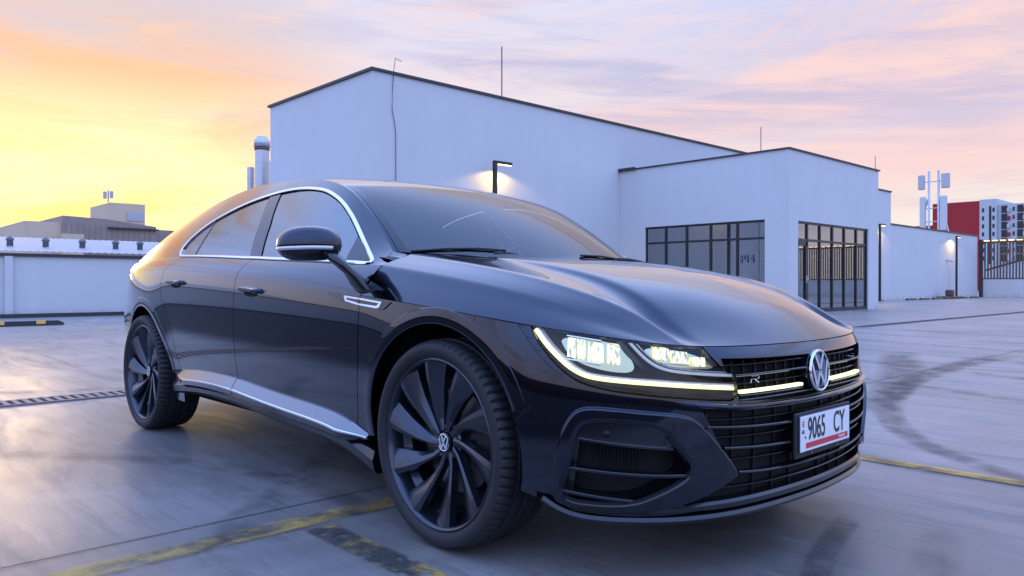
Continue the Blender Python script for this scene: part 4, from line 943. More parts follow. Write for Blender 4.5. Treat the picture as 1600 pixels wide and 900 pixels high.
mobj('floor_pan', [(-3.7,-.7,.24),(.55,-.7,.22),(.55,.7,.22),(-3.7,.7,.24),(-3.7,-.7,.34),(.55,-.7,.34),(.55,.7,.34),(-3.7,.7,.34)], [(0,3,2,1),(4,5,6,7),(0,1,5,4),(1,2,6,5),(2,3,7,6),(3,0,4,7)], M_DARK, car)
q = MB(); q.bbox(-3.2, .62, -.60, .60, .165, .215, .02); q.build('shade_undertray', M_DARK, car)  # unseen tray added low to block light under the car
# ---- wheels
def lathe(prof, n, name, mat, parent=None, a0=0, a1=2*math.pi, smooth=True, ang=35):
    """profile (r, y) turned about the y axis"""
    full = abs(a1-a0-2*math.pi) < 1e-6; V = []; 
    for i in range(n):
        t = a0+(a1-a0)*i/(n if full else n-1)
        for r, y in prof: V.append((r*math.cos(t), y, r*math.sin(t)))
    o = mobj(name, V, grid_faces(n, len(prof), full), mat, parent, smooth)
    if smooth: o.data.set_sharp_from_angle(angle=R(ang))
    return o
def vw_strokes(rad, mat, parent, name, y, th=.003, w=.105):
    """ring, V and W bars lying in the x-z plane facing -y"""
    ro = lathe([(rad*.90, y+th), (rad*.90, y-th), (rad*.95, y-th*1.5), (rad, y-th), (rad, y+th)], 48, name, mat, parent)
    hw = rad*w
    def bar(a, b, mb):
        a = Vector((a[0]*rad, 0, a[1]*rad)); b = Vector((b[0]*rad, 0, b[1]*rad)); d = (b-a).normalized(); n = Vector((-d.z, 0, d.x))*hw
        P = [a+n, a-n, b-n, b+n]; mb.add([(q.x, y-th, q.z) for q in P]+[(q.x, y+th, q.z) for q in P], [(0,1,2,3),(7,6,5,4),(0,4,5,1),(1,5,6,2),(2,6,7,3),(3,7,4,0)])
    mb = MB()
    bar((-.42,.80), (-.02,.06), mb); bar((.42,.80), (.02,.06), mb)
    bar((-.80,.42), (-.40,-.76), mb); bar((-.42,-.76), (0,-.04), mb); bar((.80,.42), (.40,-.76), mb); bar((.42,-.76), (0,-.04), mb)
    mb.build('letter_bars', mat, ro); return ro
def make_wheel(front):
    root = empty('wheel', (0,0,0), car)
    # tyre with shoulder blocks: 216 angular steps, three per block
    prof = [(.270,-.094,0),(.2775,-.106,0),(.289,-.1165,0),(.303,-.1215,0),(.314,-.1205,0),(.324,-.1165,0),(.3285,-.111,1),(.3345,-.101,1),(.3375,-.088,1),(.3380,-.064,1),(.3310,-.062,0),(.3310,-.055,0),(.3395,-.053,0),(.3400,-.022,0),(.3330,-.020,0),(.3330,-.012,0),(.3402,-.010,0)]
    prof = prof+[(r, -y, k) for r, y, k in prof[::-1]]
    n = 72*4; V = []
    for i in range(n):
        t = 2*math.pi*i/n; g = (i % 4) == 0; skew = 0
        for j, (r, y, k) in enumerate(prof):
            tw = t+(abs(y)-.06)*.55*(1 if y < 0 else -1)*(1 if abs(y) < .12 and k else 0)*.6
            rr = r-(.0075 if (k and g) else 0); V.append((rr*math.cos(tw), y, rr*math.sin(tw)))
    ty = mobj('tyre', V, grid_faces(n, len(prof), True), M_RUBBER, root, True); ty.data.set_sharp_from_angle(angle=R(28))
    lathe([(.2805,-.1105),(.2818,-.1095),(.2805,-.1080)], 96, 'bead_line', M_RUBBER, ty)
    # rim barrel and flange
    rim = lathe([(.2730,-.095),(.2790,-.1035),(.2780,-.1090),(.2745,-.1110),(.2690,-.1080),(.2645,-.099),(.2600,-.082),(.2550,-.055),(.232,-.035),(.228,.05),(.245,.095),(.268,.104)], 120, 'rim', M_SATIN, root)
    nb = 10
    mb0 = None
    for b in range(nb):
        ph = 2*math.pi*b/nb+R(8)
        rs = [.040,.077,.123,.175,.226,.2695]; 
        sweepa = [0.0,-.09,-.20,-.29,-.35,-.39]; hw = [.0110,.0130,.0188,.0285,.0392,.0480]
        yf = [-.068,-.074,-.084,-.0945,-.1025,-.1065]                    # front face height of the raised edge
        V = []
        for r, s, h, y in zip(rs, sweepa, hw, yf):
            fold = .022 if r > .1 else .022*max(0, (r-.04)/.06)
            for tt, yy in ((-h, y+fold*1.0), (-h*.35, y+fold*.35), (h*.55, y), (h, y+.004), (h*1.06, y+.030), (-h*1.02, y+.040)):
                a = ph+s+tt/r; V.append((r*math.cos(a), yy, r*math.sin(a)))
        m = 6; F = []
        for i in range(len(rs)-1):
            for j in range(m): F.append((i*m+j, i*m+(j+1) % m, (i+1)*m+(j+1) % m, (i+1)*m+j))
        F += [tuple(range(m))[::-1], tuple((len(rs)-1)*m+j for j in range(m))]
        sp = mobj('spoke', V, [f[::-1] for f in F], M_SATIN, root, True); sp.data.set_sharp_from_angle(angle=R(18))
    hub = lathe([(.0,-.058),(.058,-.058),(.066,-.052),(.070,-.03),(.070,.03)], 40, 'hub', M_SATIN, root)
    cap = lathe([(.0,-.0735),(.026,-.0735),(.0315,-.071),(.0325,-.055)], 40, 'centre_cap', M_GLOSSBLACK, root)
    vw_strokes(.0285, M_CHROME, cap, 'emblem_ring', -.0748, .0010, .10)
    for k in range(5):
        a = 2*math.pi*(k+.25)/5; q = lathe([(.0,-.064),(.0085,-.064),(.0095,-.060),(.0095,-.05)], 6, 'wheel_bolt', M_STEEL, hub, smooth=False); q.location = (.050*math.cos(a), 0, .050*math.sin(a))
    lathe([(.06,-.012),(.172,-.012),(.172,.014),(.06,.014)], 64, 'brake_disc', M_STEEL, root)
    V = []; 
    for t in np.linspace(R(-32), R(32), 10):
        for r, y in ((.118,-.032),(.196,-.032),(.200,.03),(.118,.03)): V.append((r*math.cos(t), y, r*math.sin(t)))
    F = [(i*4+j, i*4+(j+1) % 4, (i+1)*4+(j+1) % 4, (i+1)*4+j) for i in range(9) for j in range(4)]+[(0,1,2,3),(36,39,38,37)]
    mobj('brake_caliper', V, F, M_BLACK, root)
    lathe([(.0,.02),(.23,.02)], 40, 'brake_shield', M_DARK, root, smooth=False)
    q = MB(); q.tube([(.236,-.060,0),(.228,-.078,0)], .004, 8); vv = q.build('valve', M_STEEL, root, True); vv.rotation_euler = (0, R(95), 0)
    return root
WY = .788
w0 = make_wheel(True)
def place_wheel(w, x, side, spin):
    w.location = (x, side*WY, .34); w.rotation_euler = (0, spin, 0) if side < 0 else (0, spin, math.pi)
def copy_tree(o, parent):
    c = o.copy(); COL.objects.link(c); c.parent = parent
    for ch in list(o.children): copy_tree(ch, c)
    return c
for x, s, sp in ((0, 1, .4), (-2.837, -1, R(-7)), (-2.837, 1, .9)): place_wheel(copy_tree(w0, car), x, s, sp)
place_wheel(w0, 0, -1, R(0))
# ---- door handles
for x, dd, doors in ((-2.27, .045, rear_doors), (-1.335, .045, front_doors)):
    s = s_of_x(x); zz = float(K(s)[2])-dd; n = 17; V = []; w0h = float(body_w(x, zz))
    for i in range(n):
        u = -1+2*i/(n-1); c = math.cos(u*math.pi/2)**.5 if abs(u) < 1 else 0
        px = x+u*.108; w = float(body_w(px, zz)); zk = float(K(s_of_x(px))[2])-dd
        out = .010+.026*min(1, 1.5*(1-abs(u)**3)); h = .0105+.0045*c
        for a, b in ((0,-.7),(.55,-1),(1,-.35),(1,.35),(.55,1),(0,.7)): V.append((px, -(w-.004+out*a), zk+h*b+.002*(1-u*u)))
    F = [(i*6+j, i*6+(j+1) % 6, (i+1)*6+(j+1) % 6, (i+1)*6+j) for i in range(n-1) for j in range(6)]+[tuple(range(6))[::-1], tuple((n-1)*6+j for j in range(6))]
    q = mobj('door_handle', V, F, M_PAINT, doors[0], True); q.data.set_sharp_from_angle(angle=R(50)); mirror_of(q, doors[1])
    V = []; F = []
    for i in range(24):                         # dark finger recess below the grip
        a = 2*math.pi*i/24; px = x+.004+.074*math.cos(a); pz = zz-.010+.021*math.sin(a); V.append((px, -(float(body_w(px, pz))+.0022), pz))
    V.append((x, -(float(body_w(x, zz-.010))+.0022), zz-.010)); F = [(i, (i+1) % 24, 24) for i in range(24)]
    q = mobj('handle_recess', V, F, M_DARK, doors[0], True); mirror_of(q, doors[1])
    q = MB(); px = x+.075; q.tube([(px, -(float(body_w(px, zz))+.029), zz+.002), (px, -(float(body_w(px, zz))+.034), zz+.002)], .0045, 10); q = q.build('lock_cover', M_CHROME, doors[0], True); mirror_of(q, doors[1])
# ---- door mirrors
def door_mirror():
    root = empty('door_mirror', (0,0,0), car)
    c0 = np.array([-.575, -1.032, 1.004]); ax_o = np.array([-.32, -.95, .0]); ax_o /= np.linalg.norm(ax_o); ax_f = np.array([.95, -.32, 0]); ax_f /= np.linalg.norm(ax_f)
    nu, nv = 40, 28
    def ell(z0, z1, sc_=1., name='mirror_cap', mat=M_PAINT):
        V = []
        for i in range(nu):
            a = 2*math.pi*i/nu
            for j in range(nv):
                t = z0+(z1-z0)*j/(nv-1)
                ca, sa = math.cos(a), math.sin(a)
                e = lambda v, p: math.copysign(abs(v)**p, v)
                h = math.cos(t); lo = e(ca, .85)*.118*h**.62*sc_; fo = e(sa, .9)*(.080 if sa > 0 else .050)*h**.62*sc_; up_ = math.sin(t)*(.067 if t > 0 else .060)*sc_
                up_ += -.10*(lo)**2/.118*6 if False else 0
                p = c0+ax_o*lo+ax_f*fo+np.array([0, 0, up_-.12*max(0, lo)*.35])
                V.append(p)
        o = mobj(name, V, grid_faces(nu, nv, True), mat, root, True); return o
    hp = math.pi/2*.999
    ell(-.10, hp); ell(-hp, -.36, 1.0, 'mirror_base', M_GLOSSBLACK); ell(-.5, .2, .985, 'mirror_core', M_BLACK)
    # indicator band
    V = []; sec = []
    for i in range(40):
        a = R(-25)+R(150)*i/39; ca, sa = math.cos(a), math.sin(a)
        e = lambda v, p: math.copysign(abs(v)**p, v)
        for t, k in ((-.34, 1.0), (-.34, 1.012), (-.12, 1.012), (-.12, 1.0)):
            h = math.cos(t); p = c0+ax_o*(e(ca, .85)*.118*h**.62*k)+ax_f*(e(sa, .9)*(.080 if sa > 0 else .050)*h**.62*k)+np.array([0, 0, math.sin(t)*.062-.12*max(0, e(ca, .85)*.118*h**.62)*.35]); V.append(p)
    F = [(i*4+j, (i+1)*4+j, (i+1)*4+(j+1) % 4, i*4+(j+1) % 4) for i in range(39) for j in range(4)]+[(0,1,2,3),(159,158,157,156)]
    mobj('indicator', V, F, simple('indicator_lens', (.62,.60,.62), .12, .3, .6, 1.), root, True)
    # arm to the door
    sec = []; path = [(-.535,-.985,.978,.054,.044),(-.498,-.950,.935,.052,.038),(-.462,-.917,.892,.050,.034),(-.446,-.897,.850,.056,.034),(-.440,-.880,.825,.060,.030)]
    V = []
    for x, y, z, a, b in path:
        for k in range(12): t = 2*math.pi*k/12; V.append((x+a*math.cos(t), y+b*math.sin(t)*.8, z+.018*math.cos(t)*-.6))
    F = [(i*12+j, i*12+(j+1) % 12, (i+1)*12+(j+1) % 12, (i+1)*12+j) for i in range(4) for j in range(12)]+[tuple(range(12))[::-1], tuple(48+j for j in range(12))]
    mobj('mirror_arm', V, F, M_GLOSSBLACK, root, True)
    return root
dm = door_mirror()
dm2 = empty('door_mirror', (0,0,0), car)
for c in list(dm.children): mirror_of(c, dm2)
fold = Matrix.Translation((-.66,.885,0)) @ Matrix.Rotation(R(58), 4, 'Z') @ Matrix.Translation((.47,-.905,0))
for c in dm2.children: c.data.transform(fold)
# triangle trim at the front of the window
V = [side_pt(x, z)[0]+side_pt(x, z)[1]*.001 for x, z in ((-.470,.948),(-.640,.948),(-.665,1.05))]
q = mobj('window_corner', V, [(0,1,2)], M_GLOSSBLACK, car); mirror_of(q)
# ---- side badge on the wing and door
bz = lambda x, dd: float(K(s_of_x(x))[2])-dd
def plateq(name, pts, out, mat, th=.004):
    P = [(x, -(float(body_w(x, bz(x, d)))+out), bz(x, d)) for x, d in pts]; Q = [(x, y+th+.002, z) for x, y, z in P]; n = len(P)
    q = mobj(name, P+Q, [tuple(range(n))]+[(i, i+n, (i+1) % n+n, (i+1) % n) for i in range(n)], mat, car); mirror_of(q); return q
plateq('side_badge', [(-.66,.006),(-.434,.006),(-.434,.040),(-.60,.030),(-.645,.022)], .004, M_GLOSSBLACK)
plateq('side_badge', [(-.428,.006),(-.232,.007),(-.270,.034),(-.300,.042),(-.428,.041)], .004, M_GLOSSBLACK)
def cbar(pts): plateq('badge_glow', pts, .007, M_PALE_GLOW)  # badge bars glow faintly of themselves, though they are no lamp
cbar([(-.535,.010),(-.434,.010),(-.434,.016),(-.520,.0165)]); cbar([(-.535,.010),(-.520,.0165),(-.505,.030),(-.522,.030)]); cbar([(-.522,.030),(-.505,.0245),(-.434,.029),(-.434,.036)])
cbar([(-.428,.010),(-.285,.011),(-.295,.017),(-.428,.016)]); cbar([(-.285,.011),(-.300,.033),(-.318,.031),(-.297,.015)]); cbar([(-.428,.030),(-.318,.0285),(-.300,.033),(-.315,.0365),(-.428,.036)])
# ---- headlamps
def led_mat():
    m, k, b = material('projector_light'); g = k.n('ShaderNodeNewGeometry').outputs['Position']
    wv = k.n('ShaderNodeTexNoise'); mp = k.n('ShaderNodeMapping'); k.link(g, mp.inputs[0]); mp.inputs['Scale'].default_value = (130, 130, 22); k.link(mp.outputs[0], wv.inputs['Vector']); wv.inputs['Scale'].default_value = 1; wv.inputs['Detail'].default_value = 3
    f = k.smooth(wv.outputs['Fac'], .34, .66); b.inputs['Base Color'].default_value = (.5,.5,.36,1); b.inputs['Roughness'].default_value = .15; b.inputs['Metallic'].default_value = .6
    b.inputs['Emission Color'].default_value = (1,.96,.40,1); k.link(k.math('ADD', .12, k.math('MULTIPLY', f, 1.75)), b.inputs['Emission Strength']); return m
M_LEDS = led_mat()
def lamp():
    root = empty('headlamp', (0,0,0), car)
    cell = FRONT.clip(sd_poly(sgd(FRONT), LAMP_S)); cell = cell.clip(cell.f['d']-.0015)
    def emit(nm, s, mat, par=root, th=0): return panel(nm, [s], mat, par, th, both='right')
    back = cell.offset(-.055); emit('lamp_housing', back, M_BLACK)
    V, N, F = cell.offset(-.002).rim(.06); mobj('lamp_wall', V, F, M_GLOSSBLACK, root)
    # chrome-lined bowls
    def bowl(poly, depth, nm='reflector'):
        s = FRONT.clip(sd_poly(sgd(FRONT), smooth_poly(poly, 2))); e = sd_poly(sgd(s), smooth_poly(poly, 2)); return emit(nm, s.offset(-.018-depth*np.clip(e/.02, 0, 1)), M_REFL)
    m1 = [(-.945,.012),(-.775,.008),(-.736,.044),(-.722,.088),(-.801,.095),(-.885,.083),(-.924,.053)]; m2 = [(-.705,.012),(-.585,.008),(-.510,.028),(-.470,.064),(-.560,.066),(-.645,.058),(-.686,.040)]
    bowl(m1, .022); bowl(m2, .018)
    def led(pts, o=-.018, nm='led_lens', mat=M_LED, w=.010):
        for sg, d, hw, hh in pts:
            P = LS(np.array([sg-hw, sg+hw, sg+hw, sg-hw]), np.array([d-hh, d-hh, d+hh, d+hh]), o); Q = LS(np.array([sg-hw, sg+hw, sg+hw, sg-hw]), np.array([d-hh, d-hh, d+hh, d+hh]), o-.02)
            q = mobj(nm, list(P)+list(Q), [(3,2,1,0),(0,1,5,4),(1,2,6,5),(2,3,7,6),(3,0,4,7)], mat, root)
    led([(-.893,.046,.024,.027),(-.836,.048,.022,.026)], -.016, 'led_lens', M_LEDS); led([(-.785,.046,.018,.028)], -.022, 'led_lens', M_LEDS)
    led([(-.648,.029,.024,.0165),(-.590,.036,.024,.0165),(-.533,.046,.022,.0125)], -.015, 'led_lens', M_LEDS)
    led([(-.87,.078,.048,.0018),(-.87,.013,.050,.0015),(-.60,.053,.050,.0015)], -.010, 'module_trim', M_CHROME)
    # light guides
    rib('light_guide', [(-1.020,.010),(-.984,.047),(-.947,.076),(-.908,.103),(-.869,.118),(-.828,.121),(-.748,.1185),(-.641,.1145),(-.521,.117),(-.418,.123)], rect(-.020, .004, .0048), M_DRL, root, -.014, 90)
    rib('guide_trim', [(-1.012,.004),(-.974,.041),(-.938,.069),(-.900,.095),(-.866,.109),(-.828,.112),(-.748,.1095),(-.641,.1055),(-.521,.108),(-.416,.114)], rect(-.020, .0005, .0030), M_PALE_GLOW, root, -.012, 90)
    rib('upper_guide', [(-.742,.004),(-.714,.033),(-.687,.055),(-.657,.069),(-.620,.0755),(-.538,.079),(-.418,.085)], rect(-.020, .004, .0042), M_PALE_GLOW, root, -.014, 70)
    rib('upper_guide', [(-.725,.004),(-.698,.030),(-.671,.050),(-.648,.061),(-.615,.0665),(-.538,.070),(-.440,.075)], rect(-.020, .000, .0020), M_CHROME, root, -.014, 70)
    rib('lower_trim', [(-.90,.128),(-.80,.1375),(-.70,.1375),(-.60,.138),(-.50,.140),(-.42,.145)], rect(-.020, .002, .003), M_GLOSSBLACK, root, -.012, 50)
    rib('divider', [(-.775,.002),(-.740,.040),(-.705,.075),(-.66,.092)], rect(-.03, .002, .007), M_GLOSSBLACK, root, -.016, 40)
    for k in range(16):                           # ribbed lens foot
        sg = -.86+.010*k; rib('lens_rib', [(sg,.101),(sg+.001,.108)], rect(-.004, .003, .0022), M_BLACK, root, -.022, 3)
    emit('lens', cell.clip(sd_poly(sgd(cell), LAMP_S)-.003).offset(-.0015), M_LENS)
    return root
hl = lamp(); hl2 = empty('headlamp', (0,0,0), car)
for c in list(hl.children): mirror_of(c, hl2)
# lamp glow onto the car and ground
for sy in (-1, 1):
    for sg, d in ((-.86, .046), (-.60, .032)):
        P = LS(np.array([sg]), np.array([d]), -.004)[0]; N = LN(np.array([sg]))[0]
        l = bpy.data.lights.new('headlamp_beam', 'SPOT'); l.energy = 5; l.color = (1, .93, .62); l.spot_size = R(80); l.spot_blend = .8; l.shadow_soft_size = .02
        lo_ = bpy.data.objects.new('headlamp_beam', l); COL.objects.link(lo_); lo_.parent = hl if sy < 0 else hl2; lo_.location = (P[0]+N[0]*.03, -sy*(-P[1]-0)*-1 if False else sy*abs(P[1]), P[2])
        lo_.rotation_euler = Vector((.985, 0, -.17)).to_track_quat('-Z', 'Y').to_euler()
# vents beside the lamp tip
vp = [(-1.072,.004),(-1.045,.030),(-1.015,.060),(-.982,.090),(-.945,.118)]
rib('lamp_seam', vp, rect(-.006, .0012, .0010), M_DARK, None, 0, 40, True)
for k in range(5):
    a = np.array(vp[0])*(1-k/4)+np.array(vp[3])*(k/4) if False else resample(np.array(vp), 5)[k]; rib('lamp_seam', [tuple(a), (a[0]+.022, a[1]+.004)], rect(-.006, .0012, .0010), M_DARK, None, 0, 6, True)
# ---- upper grille
MK = FRONT.clip(sd_poly(sgd(FRONT), MASK)); panel('grille_back', [MK.offset(-.050)], M_DARK, car, both='one', th=0)
V, N, F = MK.rim(.05); V = np.array(V); mobj('grille_wall', np.vstack([V, V*[1,-1,1]]), F+[tuple(j+len(V) for j in f[::-1]) for f in F], M_GLOSSBLACK, car)
for d, h, ou, ext in ((.052, .0028, -.012, .465), (.081, .0034, .002, .418), (.107, .0028, -.010, .413), (.152, .0030, .003, .412)):
    rib('grille_slat', [(-ext, d+.004), (-.2, d), (0, d-.001), (.2, d), (ext, d+.004)], rect(-.03, 0, h, .002), M_GLOSSBLACK, None, ou, 80)
for sg in np.r_[-np.linspace(.08, .40, 7), np.linspace(.08, .40, 7)]:
    rib('grille_bar', [(sg, .045), (sg, .150)], rect(-.010, 0, .0028), M_BLACK, None, -.034, 6)
for a in (-1, 1):
    rib('grille_light', [(a*.405, .133), (a*.3, .131), (a*.2, .1305), (a*.098, .130)], rect(-.012, .004, .0046), M_DRL, None, -.002, 40)
    rib('grille_trim', [(a*.408, .1435), (a*.3, .142), (a*.1, .1405)], rect(-.012, .003, .0018), M_GLOSSBLACK, None, -.001, 40)
# R badge
def onnose(sg, d, out): P = LS(np.array([sg]), np.array([d]), out)[0]; N = LN(np.array([sg]))[0]; return P, N
P, N = onnose(-.345, .098, .004); ang = math.atan2(N[1], N[0])
rb_ = Matrix.Translation(Vector(P)) @ Matrix.Rotation(ang+math.pi/2, 4, 'Z') @ Matrix.Rotation(math.pi/2, 4, 'X')
q = MB(); bw = .0011
for pl_ in ([(-.016,.010),(.016,.010),(.019,.006),(.016,.001),(-.016,.001)], [(-.016,.001),(-.018,-.010)], [(.000,.001),(.018,-.010)]):
    for a, b in zip(pl_[:-1], pl_[1:]): q.tube([(a[0], a[1], 0), (b[0], b[1], 0)], bw, 6)
o = q.build('letter_badge', M_CHROME, car); o.data.transform(rb_)
# emblem
EM = empty('front_emblem', (0,0,0), car)
em_c = Vector((.852, 0, .580)); er = .0665
mt = Matrix.Translation(em_c) @ Matrix.Rotation(R(90), 4, 'Z') @ Matrix.Rotation(R(-4), 4, 'X')
ring = vw_strokes(er, M_CHROME, EM, 'emblem_ring', -.006, .0035, .085)
disc = lathe([(0,-.002),(er*.93,-.002),(er*1.03,.004),(er*1.08,.03),(er*1.02,.05)], 48, 'emblem_base', M_GLOSSBLACK, EM)
lathe([(er*.995,.006),(er*1.03,-.006),(er*1.01,-.0085),(er*.985,-.006)], 48, 'emblem_rim', M_CHROME, ring)
for o in [ring, disc]:
    o.data.transform(mt)
    for c in o.children: c.data.transform(mt)
# ---- lower grille
LG = FRONT.clip(sd_poly(sgd(FRONT), LOWG)); panel('lower_grille_back', [LG.offset(-.050)], M_DARK, car, both='one', th=0)
for d, e0, sgn in ((.236, .53, 1), (.298, .47, 1), (.372, .415, 1)):
    rib('lower_slat', [(-e0, d-.008), (-.3, d), (-.15, d+.002), (0, d+.002), (.15, d+.002), (.3, d), (e0, d-.008)], rect(-.03, 0, .0042, .002), M_GLOSSBLACK, None, .004, 90)
for d, e0 in ((.212, .54), (.262, .50), (.330, .44), (.410, .47)):
    rib('lower_fin', [(-e0, d-.004), (-.2, d), (0, d+.002), (.2, d), (e0, d-.004)], rect(-.02, 0, .0024), M_GLOSSBLACK, None, -.008, 80)
for sg in np.r_[-np.linspace(.10, .50, 5), np.linspace(.10, .50, 5)]:
    top = .190; bot = .448 if abs(sg) < .40 else (.34 if abs(sg) < .45 else .26)
    rib('grille_upright', [(sg, top), (sg, bot)], rect(-.008, 0, .0036), M_BLACK, None, -.041, 8)
# bumper shelf line above the lower grille and trim under it
rib('bumper_shelf', [(-.66,.160), (-.405,.173), (-.2,.1745), (0,.175), (.2,.1745), (.405,.173), (.66,.160)], lambda t: (lambda e: [(-.02,-.0075),(-.004+.008*e,-.0075),(-.004+.014*e,-.004),(-.004+.016*e,.001),(-.004+.012*e,.006),(-.02,.007)])(min(1, t/.14, (1-t)/.14)), M_PAINT, None, .0, 110)
# plate and holder
def plate():
    root = empty('number_plate', (0,0,0), car)
    cy, cz, px = .018, .394, .870
    mh = MB(); mh.bbox(px-.016, px-.004, cy-.196, cy+.196, cz-.076, cz+.066, .004); mh.build('plate_holder', M_BLACK, root)
    m2 = MB(); m2.bbox(px-.004, px+.0005, cy-.178, cy+.178, cz-.0585, cz+.0575, .002); o = m2.build('plate_rim', simple('plate_edge', (.05,.05,.07), .4), root)
    wht = simple('plate_white', (.80,.80,.80), .35, 0, .5, .3); red = simple('plate_red', (.62,.035,.05), .4); ink = simple('plate_ink', (.02,.02,.025), .4)
    m3 = MB(); m3.bbox(px, px+.0022, cy-.175, cy+.175, cz-.0555, cz+.0545, .0009); m3.build('plate_sheet', wht, root)
    F0 = Matrix.Rotation(math.pi/2, 4, 'Z') @ Matrix.Rotation(math.pi/2, 4, 'X')
    tm = lambda y, z, x=px+.0030: Matrix.Translation((x, y, z)) @ F0
    text_mesh('9065', .098, ink, tm(cy-.128, cz-.021), 'plate_number', root, .62, bold=.0008); text_mesh('CY', .098, ink, tm(cy+.052, cz-.021), 'plate_number', root, .66, bold=.0008)
    m4 = MB(); m4.box(px+.0022, px+.0030, cy-.140, cy+.160, cz-.047, cz-.030); m4.build('plate_stripe', red, root)
    text_mesh('TRANSIT', .013, wht, tm(cy+.088, cz-.0435, px+.0034), 'stripe_text', root, 1.0)
    m5 = MB(); y0, z0 = cy-.158, cz+.031
    m5.box(px+.0022, px+.0028, y0-.008, y0+.008, z0-.0015, z0+.0015); m5.box(px+.00225, px+.0029, y0-.0015, y0+.0015, z0-.011, z0+.011)
    for a in (-1, 1):
        for b in (-1, 1): m5.box(px+.0022, px+.0028, y0+a*.0055-.0012, y0+a*.0055+.0012, z0+b*.0065-.002, z0+b*.0065+.002)
    m5.build('plate_cross', red, root); text_mesh('GE', .017, ink, tm(cy-.168, cz+.001), 'plate_country', root, .85)
    m6 = MB(); m6.tube([(px+.002, cy-.144, cz-.012), (px+.0034, cy-.144, cz-.012)], .004, 12); m6.build('plate_seal', ink, root)
    m7 = MB(); [m7.tube([(px-.004, y, cz-.066), (px-.002, y, cz-.066)], .005, 10) for y in (cy-.09, cy+.09)]; m7.build('holder_screw', M_STEEL, root)
    return root
plate()
# ---- side intakes: fins and cavity
IN = FRONT.clip(sd_poly(sgd(FRONT), INTK_S)); panel('intake_back', [IN.offset(-.075)], M_DARK, car, th=0)
V, N, F = IN.rim(.075); q = mobj('intake_wall', V, F, M_GLOSSBLACK, car); mirror_of(q)
for a, b in (((-.880,.294), (-.632,.290)), ((-.916,.382), (-.585,.364)), ((-.930,.452), (-.735,.449))):
    rib('intake_fin', [a, ((a[0]+b[0])/2, (a[1]+b[1])/2+.001), b], rect(-.035, .002, .0050, .002), M_GLOSSBLACK, None, .004, 30, True)
rib('intake_inner', [(-.885,.245), (-.915,.455)], rect(-.02, .0, .012), M_GLOSSBLACK, None, -.035, 12, True)
top_in = IN.clip(.288-IN.f['d']); panel('intake_cover', [top_in.offset(-.012)], M_GLOSSBLACK, car, th=.01)
for k in range(14):
    sg = -.845+.0105*k; rib('radiator_fin', [(sg, .305), (sg+.003, .372)], rect(-.006, 0, .0016), M_BLACK, None, -.055, 4, True)
P, N = onnose(-.805, .268, -.010); q = MB(); q.tube([tuple(P), tuple(P+N*.003)], .011, 20); mirror_of(q.build('parking_sensor', M_BLACK, car, True))
# ---- front lip splitter
lipd = [(-.985,.486),(-.94,.508),(-.88,.517),(-.78,.508),(-.62,.490),(-.45,.481),(-.25,.478),(0,.478)]; lipd = lipd+[(-a, b) for a, b in lipd[-2::-1]]
rib('front_splitter', lipd, [(-.10,-.006),(-.005,-.010),(.006,-.006),(.012,.004),(.010,.012),(-.10,.016)], M_GLOSSBLACK, None, -.004, 160)
lip2 = [(a, b-.026) for a, b in lipd[1:-1]]
rib('splitter_upper', lip2, [(-.09,-.012),(.000,-.014),(.007,-.006),(.007,.006),(.0,.010),(-.09,.010)], M_GLOSSBLACK, None, -.004, 150)
# ---- wipers
def wiper(name, pts, par):
    q = MB(); q.tube(pts, [.0045]*len(pts), 8); return q.build(name, M_BLACK, par, True)
TV = TOP.V; 
def top_pt(x, y):
    i = np.argmin((TV[:, 0]-x)**2+(TV[:, 1]+abs(y))**2); p = TV[i]+TOP.N[i]*.006; return (p[0], p[1] if y < 0 else -p[1], p[2])
wiper('wiper', [top_pt(-.455, -.67), top_pt(-.375, -.545), top_pt(-.305, -.435), top_pt(-.255, -.35)], car)
q = MB(); q.tube([(-.27,-.40,.978),(-.245,-.34,.976),(-.20,-.27,.962)], [.009,.011,.008], 8); q.build('wiper_arm', M_BLACK, car, True)
wiper('wiper', [top_pt(-.15, -.02), top_pt(-.155, .12), top_pt(-.18, .26)], car)
q = MB(); q.tube([(-.17,.25,.966),(-.15,.30,.965),(-.12,.36,.955)], [.009,.010,.008], 8); q.build('wiper_arm', M_BLACK, car, True)
# cowl panel under the glass
V = []
for w in np.linspace(-.80, .80, 41):
    a = abs(w)/.80; xe_ = -.10-.40*a**2; xr = -.235-.16*a**1.8
    V += [(xe_-.03, w, .958+.012*a), ((xe_+xr)/2+.04, w, .940+.012*a), (xr+.06, w, .928+.005*a)]
mobj('cowl', V, grid_faces(41, 3), M_BLACK, car, True)
q = mobj('scuttle_corner', [(-.402,-.843,.930),(-.384,-.8435,.9265),(-.368,-.735,.9695),(-.43,-.70,.972),(-.50,-.714,.985)], [(0,1,2,3,4)], M_PAINT, car); mirror_of(q)
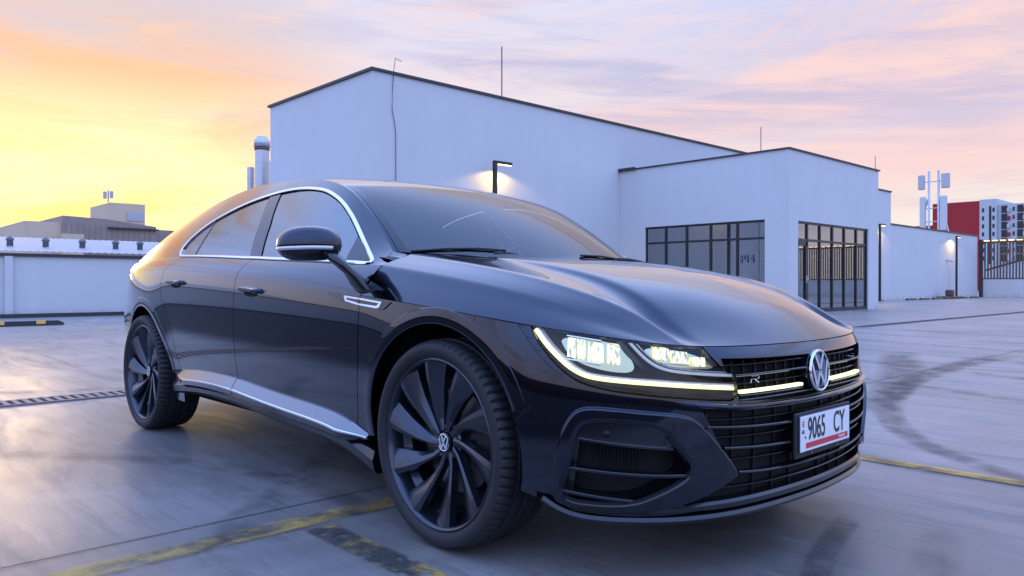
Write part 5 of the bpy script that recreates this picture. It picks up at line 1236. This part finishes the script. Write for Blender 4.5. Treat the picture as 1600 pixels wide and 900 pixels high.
# ---- cabin
def seat(x, y, name='front_seat'):
    root = empty(name, (x, y, 0), car)
    def blob(nm, x0, x1, y0, y1, z0, z1, lean=0):
        q = MB(); q.bbox(x0, x1, y0, y1, z0, z1, .05); o = q.build(nm, M_SEAT, root, True); bevel(o, .03, 3)
        if lean:
            for v in o.data.vertices: v.co.x -= (v.co.z-z0)*lean
        return o
    blob('cushion', -.25, .28, -.26, .26, .42, .58); blob('backrest', -.36, -.20, -.25, .25, .52, 1.10, .28); blob('headrest', -.48, -.38, -.13, .13, 1.10, 1.28, .1)
for y in (-.37, .37): seat(-1.30, y)
for y in (-.36, .36): seat(-2.15, y, 'rear_seat')
V = []
for w in np.linspace(-.66, .66, 25):
    for x, z in ((-.30,.955),(-.55,.975),(-.70,.965),(-.76,.90),(-.74,.60)): V.append((x-.10*(abs(w)/.66)**2, w, z))
mobj('dashboard', V, grid_faces(25, 5), M_BLACK, car, True)
sw = []; q = MB(); ct = Vector((-.86, .36, .88))
for k in range(25):
    a = 2*math.pi*k/24; sw.append(tuple(ct+Vector((-.30*.18*math.sin(a), .18*math.cos(a), .95*.18*math.sin(a)))))
q.tube(sw, .014, 8); q.build('steering_wheel', M_BLACK, car, True)
q = MB(); q.bbox(-.80, -.76, -.12, .12, 1.205, 1.265, .015); q.build('interior_mirror', M_BLACK, car)
for sy in (-1, 1):
    q = MB(); V = [(-.46,sy*.80,.90),(-2.4,sy*.80,.96),(-2.4,sy*.74,.97),(-.50,sy*.72,.93)]; mobj('door_card', V+[(x, y, .42) for x, y, z in V], [(0,1,2,3),(0,1,5,4),(3,2,6,7)], M_BLACK, car)
q = MB(); q.bbox(-3.3, -2.5, -.60, .60, .85, .95, .03); q.build('parcel_shelf', M_SEAT, car)
# tail lamps
for sy in (-1, 1):
    V = []; 
    for s_ in np.linspace(.22, .66, 20):
        for d_ in (.03, .11): P = LB(s_, d_, .006); V.append((P[0], sy*-P[1]*1, P[2]))
    mobj('tail_lamp', V, grid_faces(20, 2), simple('tail_lens', (.25,.01,.015), .1, 0, .5, 1.), car, True)
